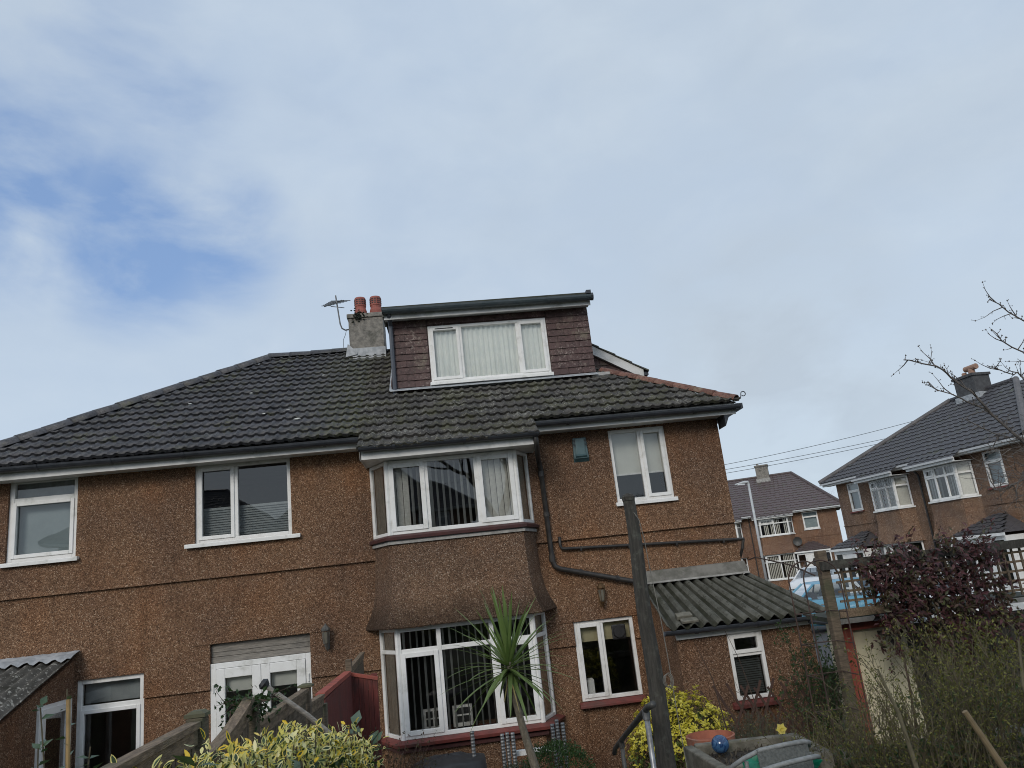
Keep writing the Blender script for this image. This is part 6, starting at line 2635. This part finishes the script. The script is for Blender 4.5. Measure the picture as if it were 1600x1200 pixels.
for k in range(10):
    a = k * .63
    st_m.tube([(2.25, -2.7, .2), (2.25 + .3 * math.cos(a), -2.7 + .25 * math.sin(a), .9), (2.25 + .4 * math.cos(a), -2.7 + .33 * math.sin(a), 1.25)], [.016, .010, .005], 5, cap=False)
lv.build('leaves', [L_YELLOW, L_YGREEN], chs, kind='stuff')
st_m.build('stems', TWIG, chs)

# rosemary
ros = thing('rosemary_bush', (2.9, -3.0, .5), 'grey green rosemary bush below the outhouse window', 'shrub')
lv, st_m = MB(), MB()
for k in range(230):
    a = random.uniform(0, 6.28)
    r_ = math.sqrt(random.random())
    b = Vector((2.89 + .16 * r_ * math.cos(a), -3.0 + .18 * r_ * math.sin(a), .75))
    pts, dd = twig(st_m, b, Vector((.42 * r_ * math.cos(a), .42 * r_ * math.sin(a), 1)), random.uniform(.5, .74), .004, 6, .10, 3)
    for i in range(len(pts) - 1):
        for m_ in range(9):
            p = pts[i].lerp(pts[i + 1], random.random())
            leaf(lv, p, (rvec() + UP * .7), rvec(), random.uniform(.02, .034), .006, .05)
st_m.build('stems', TWIG, ros)
lv.build('leaves', L_ROSE, ros, kind='stuff')

# daffodil
daf = thing('daffodil', (2.76, -4.0, 1.3), 'single pale yellow daffodil flower above the trough', 'flower')
mb = MB()
mb.tube([(2.78, -4.0, 1.2), (2.775, -4.0, 1.42), (2.765, -4.02, 1.50)], .004, 5)
mb.build('stem', L_LAUREL, daf)
mb = MB()
for k in range(6):
    a = k * math.pi / 3
    d = Vector((math.cos(a), -.25, math.sin(a)))
    leaf(mb, Vector((2.765, -4.03, 1.50)), d, Vector((0, -1, 0)), .055, .055, .1)
mb.build('petals', L_DAFF, daf)
mb = MB()
mb.tube([(2.765, -4.03, 1.50), (2.765, -4.06, 1.50)], [.010, .017], 10, cap=False)
mb.build('trumpet', L_DAFF, daf)

# thin bare stems of young trees in front of the outhouse
for i, (pts, lab) in enumerate((([(2.52, -3.5, .6), (2.46, -3.5, 1.4), (2.40, -3.5, 1.9), (2.28, -3.5, 2.25)], 'thin dark bare stem rising through the golden shrub'),
                                ([(2.95, -3.2, .7), (2.90, -3.2, 1.5), (2.80, -3.2, 2.0), (2.70, -3.2, 2.3)], 'thin pale bare stem in front of the outhouse wall'))):
    t = thing('bare_sapling', pts[0], lab, 'sapling')
    mb = MB()
    mb.tube(pts, [.010 - .004 * i, .008 - .003 * i, .005 - .002 * i, .002], 5)
    mb.build('stem', TWIGB, t)
    mb = MB()
    for f in (.35, .55, .7):
        a = Vector(pts[1]).lerp(Vector(pts[2]), f)
        twig(mb, a - UP * .25, Vector((random.choice((-.6, .7)), 0, 1)), .35, .004, 5, .2)
    mb.build('side_twigs', TWIGB, t)


# twiggy shrubs on the right


def twiggy(name, base, rad, h, n, label, mat, leafm, nleaf, lsz, spread=.5, r0=.007):
    t = thing(name, base, label, 'shrub')
    st_, lv = MB(), MB()
    for k in range(n):
        a = random.uniform(0, 6.28)
        rr = math.sqrt(random.random())
        b = Vector(base) + Vector((rad[0] * rr * math.cos(a), rad[1] * rr * math.sin(a), 0))
        d = Vector((math.cos(a) * rr * spread, math.sin(a) * rr * spread, 1))
        pts, dd = twig(st_, b, d, h * random.uniform(.65, 1.05), r0, 7, .16, 4)
        for i in range(2, len(pts)):
            if random.random() < .9:
                for _ in range(2):
                    p2, d2 = twig(st_, pts[i], (pts[i] - pts[i - 1]).normalized() + rvec() * .7, h * random.uniform(.12, .30), r0 * .4, 4, .25, 3)
                    for q in p2[1:]:
                        for _ in range(nleaf):
                            if random.random() < .75:
                                leaf(lv, q + rvec() * .01, (rvec() + UP * .4), rvec(), random.uniform(*lsz), random.uniform(*lsz) * .45)
    st_.build('twigs', mat, t, kind='stuff')
    lv.build('leaves', leafm, t, kind='stuff')
    if nleaf:
        dk = MB()  # dark leaves fill the inside, standing in for shade between the twigs
        for k in range(n * 11):
            a = random.uniform(0, 6.28)
            rr = math.sqrt(random.random())
            f = random.random() ** 1.3
            p = Vector(base) + Vector((rad[0] * rr * math.cos(a) * (1 + f * spread), rad[1] * rr * math.sin(a) * (1 + f * spread), h * .72 * f))
            leaf(dk, p, rvec(), rvec(), random.uniform(.03, .055), random.uniform(.015, .028))
        dk.build('inner_leaves', L_GREEN, t, kind='stuff')
    return t


twiggy('broom_shrub', (3.16, -5.2, .9), (.36, .30), .98, 84, 'dense twiggy olive shrub filling the lower right foreground', TWIG, L_OLIVE, 2, (.014, .028), .42, .0075)
twiggy('broom_shrub', (3.95, -4.95, .9), (.42, .30), 1.25, 90, 'twiggy yellow green shrub at the right edge below the red climber', TWIG, L_OLIVE, 3, (.016, .034), .35, .0075)
twiggy('broom_shrub', (2.86, -5.0, .9), (.24, .24), 0.80, 60, 'olive twigs in front of the cream shed wall', TWIG, L_OLIVE, 2, (.014, .028), .45, .0075)
twiggy('broom_shrub', (2.74, -4.35, .9), (.18, .18), .54, 36, 'low olive twigs behind the right arm of the rattan chair', TWIG, L_OLIVE, 2, (.014, .026), .5, .004)
twiggy('bramble_shrub', (4.0, -2.2, .55), (.36, .2), .85, 46, 'brown leafless bramble tangle in front of the diamond lattice', TWIGB, L_REDG, 0, (.02, .03), .55, .004)
twiggy('ivy_shrub', (3.93, -2.5, .6), (.05, .10), 1.35, 20, 'dark leafy climber between the outhouse corner and the shed', TWIGB, L_GREEN, 4, (.03, .055), .10, .005)
twiggy('leafy_shrub', (5.25, -3.6, .8), (.50, .25), 1.25, 40, 'green leafy shrub below the red climber in front of the shed', TWIG, L_OLIVE, 3, (.03, .055), .3, .006)
big = thing('coppiced_shrub', (3.1, -5.75, .9), 'pair of thick pale bare stems in the twiggy shrub at the lower right', 'shrub')
for pts in ([(3.02, -5.7, .8), (2.98, -5.7, 1.5), (2.94, -5.7, 1.85), (2.86, -5.7, 2.15)], [(4.02, -5.6, .8), (3.98, -5.6, 1.4), (3.95, -5.6, 1.9), (4.0, -5.6, 2.2)]):
    mb = MB()
    mb.tube(pts, [.020, .017, .013, .006], 7)
    mb.build('stem', simple('stem_olive', (.13, .115, .07), (.09, .08, .05), 14, .85), big)

# red climber over the trellis
rc = thing('red_climber', (5.0, -3.05, .9), 'dark maroon leaved climber smothering the square trellis', 'climber')
lv, st_m = MB(), MB()
for k in range(225):
    u = random.random()
    x = 4.30 + 1.5 * u
    edge = min(1, (x - 4.25) / .2) * min(1, (5.9 - x) / .3)
    ztop = 2.86 + .05 * math.sin(x * 5) - .12 * (1 - edge)
    zbot = 2.10 - .42 * max(0, min(1, (x - 4.5) / .35)) + .12 * math.sin(x * 7)
    z = zbot + (ztop - zbot) * random.random() ** .75
    y = -3.10 + random.uniform(-.22, .08)
    p = Vector((x, y, z))
    shade_ = random.random() < (.32 if z > 2.35 else .58)
    pts, dd = twig(st_m, p, Vector((random.uniform(-.7, .7), random.uniform(-.8, .1), random.uniform(-.2, .6))), random.uniform(.1, .22), .004, 3, .3, 3)
    for m_ in range(20):
        q = pts[random.randrange(len(pts))] + rvec() * .035
        d = (rvec() + Vector((0, -.4, -.35)))
        ll = random.uniform(.045, .085)
        leaf(lv, q, d, (Vector((0, -.8, .6)) + rvec() * .7), ll, ll * .42, .12, 1 if shade_ and random.random() < .8 else 0)
for k in range(46):
    x = random.uniform(4.28, 5.95)
    up_ = k % 3 == 0
    p = Vector((x, -3.12 + random.uniform(-.1, .05), random.uniform(2.78, 2.86) if up_ else random.uniform(1.95, 2.35)))
    pts, dd = twig(st_m, p, Vector((random.uniform(-.8, .8), random.uniform(-.4, .1), .7 if up_ else -1)), random.uniform(.15, .38), .0035, 6, .3, 3)
    for q in pts[1:]:
        for _ in range(3):
            ll = random.uniform(.03, .075)
            leaf(lv, q + rvec() * .015, rvec() + Vector((0, -.3, -.2)), Vector((0, -.7, .6)) + rvec() * .7, ll, ll * .42, .12, random.choice((0, 0, 1)))
for k in range(5):
    x = 4.5 + k * .35
    st_m.tube([(x, -3.1, .7), (x + .05, -3.12, 1.6), (x + random.uniform(-.2, .2), -3.1, 2.3)], [.014, .012, .008], 5, cap=False)
st_m.build('stems', TWIGB, rc, kind='stuff')
lv.build('leaves', [L_RED, L_REDG], rc, kind='stuff')
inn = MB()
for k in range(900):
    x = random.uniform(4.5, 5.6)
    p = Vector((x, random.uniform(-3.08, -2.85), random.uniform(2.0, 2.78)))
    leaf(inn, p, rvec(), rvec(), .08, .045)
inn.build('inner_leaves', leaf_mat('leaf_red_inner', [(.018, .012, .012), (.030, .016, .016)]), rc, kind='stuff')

# ------------------------------------------------------------------ bare tree at the right edge
tree = thing('bare_tree', (5.5, -5.0, .9), 'leafless fruit tree whose knobbly branches reach in from the right edge', 'tree')


def pxw(px, py, y):
    d = pixdir(px, py)
    t = (y + 11.0) / d.y
    return Vector((0, -11, 3)) + d * t


trunk = MB()
trunk.tube([(5.62, -5.0, .8), (5.56, -5.0, 1.8), (5.50, -5.0, 2.6), (5.42, -5.02, 3.05)], [.12, .10, .085, .07], 10)
trunk.build('trunk', BARK, tree, smooth=True)
BR = [
    ((5.42, 3.05), (5.10, 3.52), [(4.865, 3.785), (4.76, 3.94), (4.68, 4.04), (4.60, 4.15), (4.55, 4.21), (4.475, 4.29), (4.41, 4.35), (4.35, 4.40), (4.25, 4.44), (4.13, 4.48), (4.06, 4.48)], .016, -5.0),
    ((5.42, 3.05), (5.05, 3.60), [(4.70, 4.00), (4.58, 4.07), (4.52, 4.10), (4.42, 4.15), (4.32, 4.20), (4.27, 4.28)], .011, -4.98),
    ((5.50, 2.9), (5.32, 3.6), [(5.18, 4.05), (5.06, 4.28), (5.0, 4.255), (4.955, 4.265), (4.79, 4.36)], .011, -5.05),
    ((5.52, 2.9), (5.45, 4.0), [(5.30, 4.40), (5.12, 4.52), (5.02, 4.58), (4.98, 4.645), (4.965, 4.70)], .012, -5.0),
    ((5.55, 2.9), (5.52, 4.2), [(5.40, 4.66), (5.18, 4.85), (5.09, 4.925), (5.00, 4.97)], .012, -5.0),
    ((5.45, 3.0), (5.15, 3.50), [(4.93, 3.685), (4.82, 3.72), (4.68, 3.755), (4.56, 3.82), (4.45, 3.91)], .008, -5.06),
    ((5.46, 2.95), (5.1, 3.3), [(4.95, 3.46), (4.875, 3.42), (4.855, 3.36), (4.80, 3.345), (4.735, 3.325), (4.65, 3.29), (4.55, 3.30)], .011, -5.02),
]
for (bx, bz), (mx, mz), pts, r_, y in BR:
    mb = MB()
    path = [Vector((bx, y, bz)), Vector((mx, y, mz))] + [Vector((x, y + .02 * math.sin(i * 1.7), z)) for i, (x, z) in enumerate(pts)]
    n = len(path)
    mb.tube(path, [max(.004, r_ * 1.5 * (1 - i / n)) if i < 2 else max(.004, r_ * .78 * (1 - .7 * i / n)) for i in range(n)], 6)
    for i in range(1, n - 1):
        a, b = path[i], path[i + 1]
        for _ in range(int((b - a).length / .035) + 1):
            if random.random() < .75:
                p = a.lerp(b, random.random())
                d = (b - a).normalized() * .5 + rvec() * .8 + UP * .25
                L = random.choice((.03, .035, .045, .06, .07, .11, .17, .24))
                q, dd = twig(mb, p, d, L, .0052, 3, .3, 4)
                mb.lathe(q[-1], [(.001, -.006), (.0075, 0), (.001, .010)], 5)
                if L > .09:
                    for qq in q[1:]:
                        e, _d = twig(mb, qq, rvec() + dd, .03, .003, 2, .3, 3)
                        mb.lathe(e[-1], [(.001, -.004), (.005, 0), (.001, .007)], 4)
    mb.build('branch', BARK, tree)
mb = MB()
for k in range(110):
    p = Vector((random.uniform(4.70, 5.4), -5.0 + random.uniform(-.15, .25), random.uniform(3.1, 3.7)))
    twig(mb, p, Vector((random.uniform(-1, -.1), random.uniform(-.3, .3), random.uniform(-.5, .5))), random.uniform(.15, .45), .0035, 6, .3, 3)
mb.build('fine_twigs', BARK, tree, kind='stuff')


# ------------------------------------------------------------------ trees elsewhere


def bare_crown(mb, p, d, L, r, depth, spread=.6, tips=None):
    n = 4
    pts, rr = [p], [r]
    q, dd = p.copy(), d.normalized()
    for i in range(n):
        dd = (dd + rvec() * .16 + UP * .03).normalized()
        q = q + dd * L / n
        pts.append(q.copy())
        rr.append(r * (1 - .35 * (i + 1) / n))
    mb.tube(pts, rr, 7 if r > .05 else (5 if r > .02 else 3), cap=False)
    if depth == 0:
        return
    for k in range(random.choice((2, 3, 3))):
        bare_crown(mb, pts[-1] if k < 2 else pts[2], (dd + rvec() * spread), L * random.uniform(.66, .82), rr[-1] * .72, depth - 1, spread)


def bare_tree(name, base, h, r, depth, label, spread=.6):
    t = thing(name, base, label, 'tree')
    mb = MB()
    b = Vector(base)
    mb.tube([b - UP * .2, b + UP * h * .12, b + UP * h * .25], [r * 1.25, r, r * .9], 10, cap=False)
    mb.build('trunk', BARK, t, smooth=True)
    mb = MB()
    for k in range(3):
        a = k * 2.1 + random.random()
        bare_crown(mb, b + UP * h * .24, Vector((math.cos(a) * .45, math.sin(a) * .45, 1)), h * .20, r * .62, depth, spread)
    mb.build('crown', BARK, t)


bare_tree('bare_tree', (2.6, -24.0, gz(2.6, -24)), 15.0, .26, 7, 'leafless tree mirrored in the dormer and upstairs bay panes', .62)
bare_tree('bare_tree', (37.5, 67.0, .4), 11.5, .16, 6, 'small leafless treetop showing beyond the brown roof', .75)
# unseen hedge added behind the viewpoint so the lower panes mirror something dark
hb = thing('added_hedge', (0, -19, 1.5), 'unseen evergreen hedge added to darken the reflection in the ground floor panes', 'hedge')
lv = MB()
for k in range(5200):
    p = Vector((random.uniform(-9, 9), -19 + random.uniform(-.6, .8), random.uniform(1.2, 3.3) + random.gauss(0, .08)))
    leaf(lv, p, rvec(), rvec() + Vector((0, 1, 0)), random.uniform(.16, .30), random.uniform(.10, .2))
lv.build('leaves', L_GREEN, hb, kind='stuff')
mb = MB()
for k in range(18):
    x = -8.5 + k
    mb.tube([(x, -19, 1.2), (x + .1, -19, 2.6)], [.05, .02], 6)
mb.build('stems', BARK, hb)
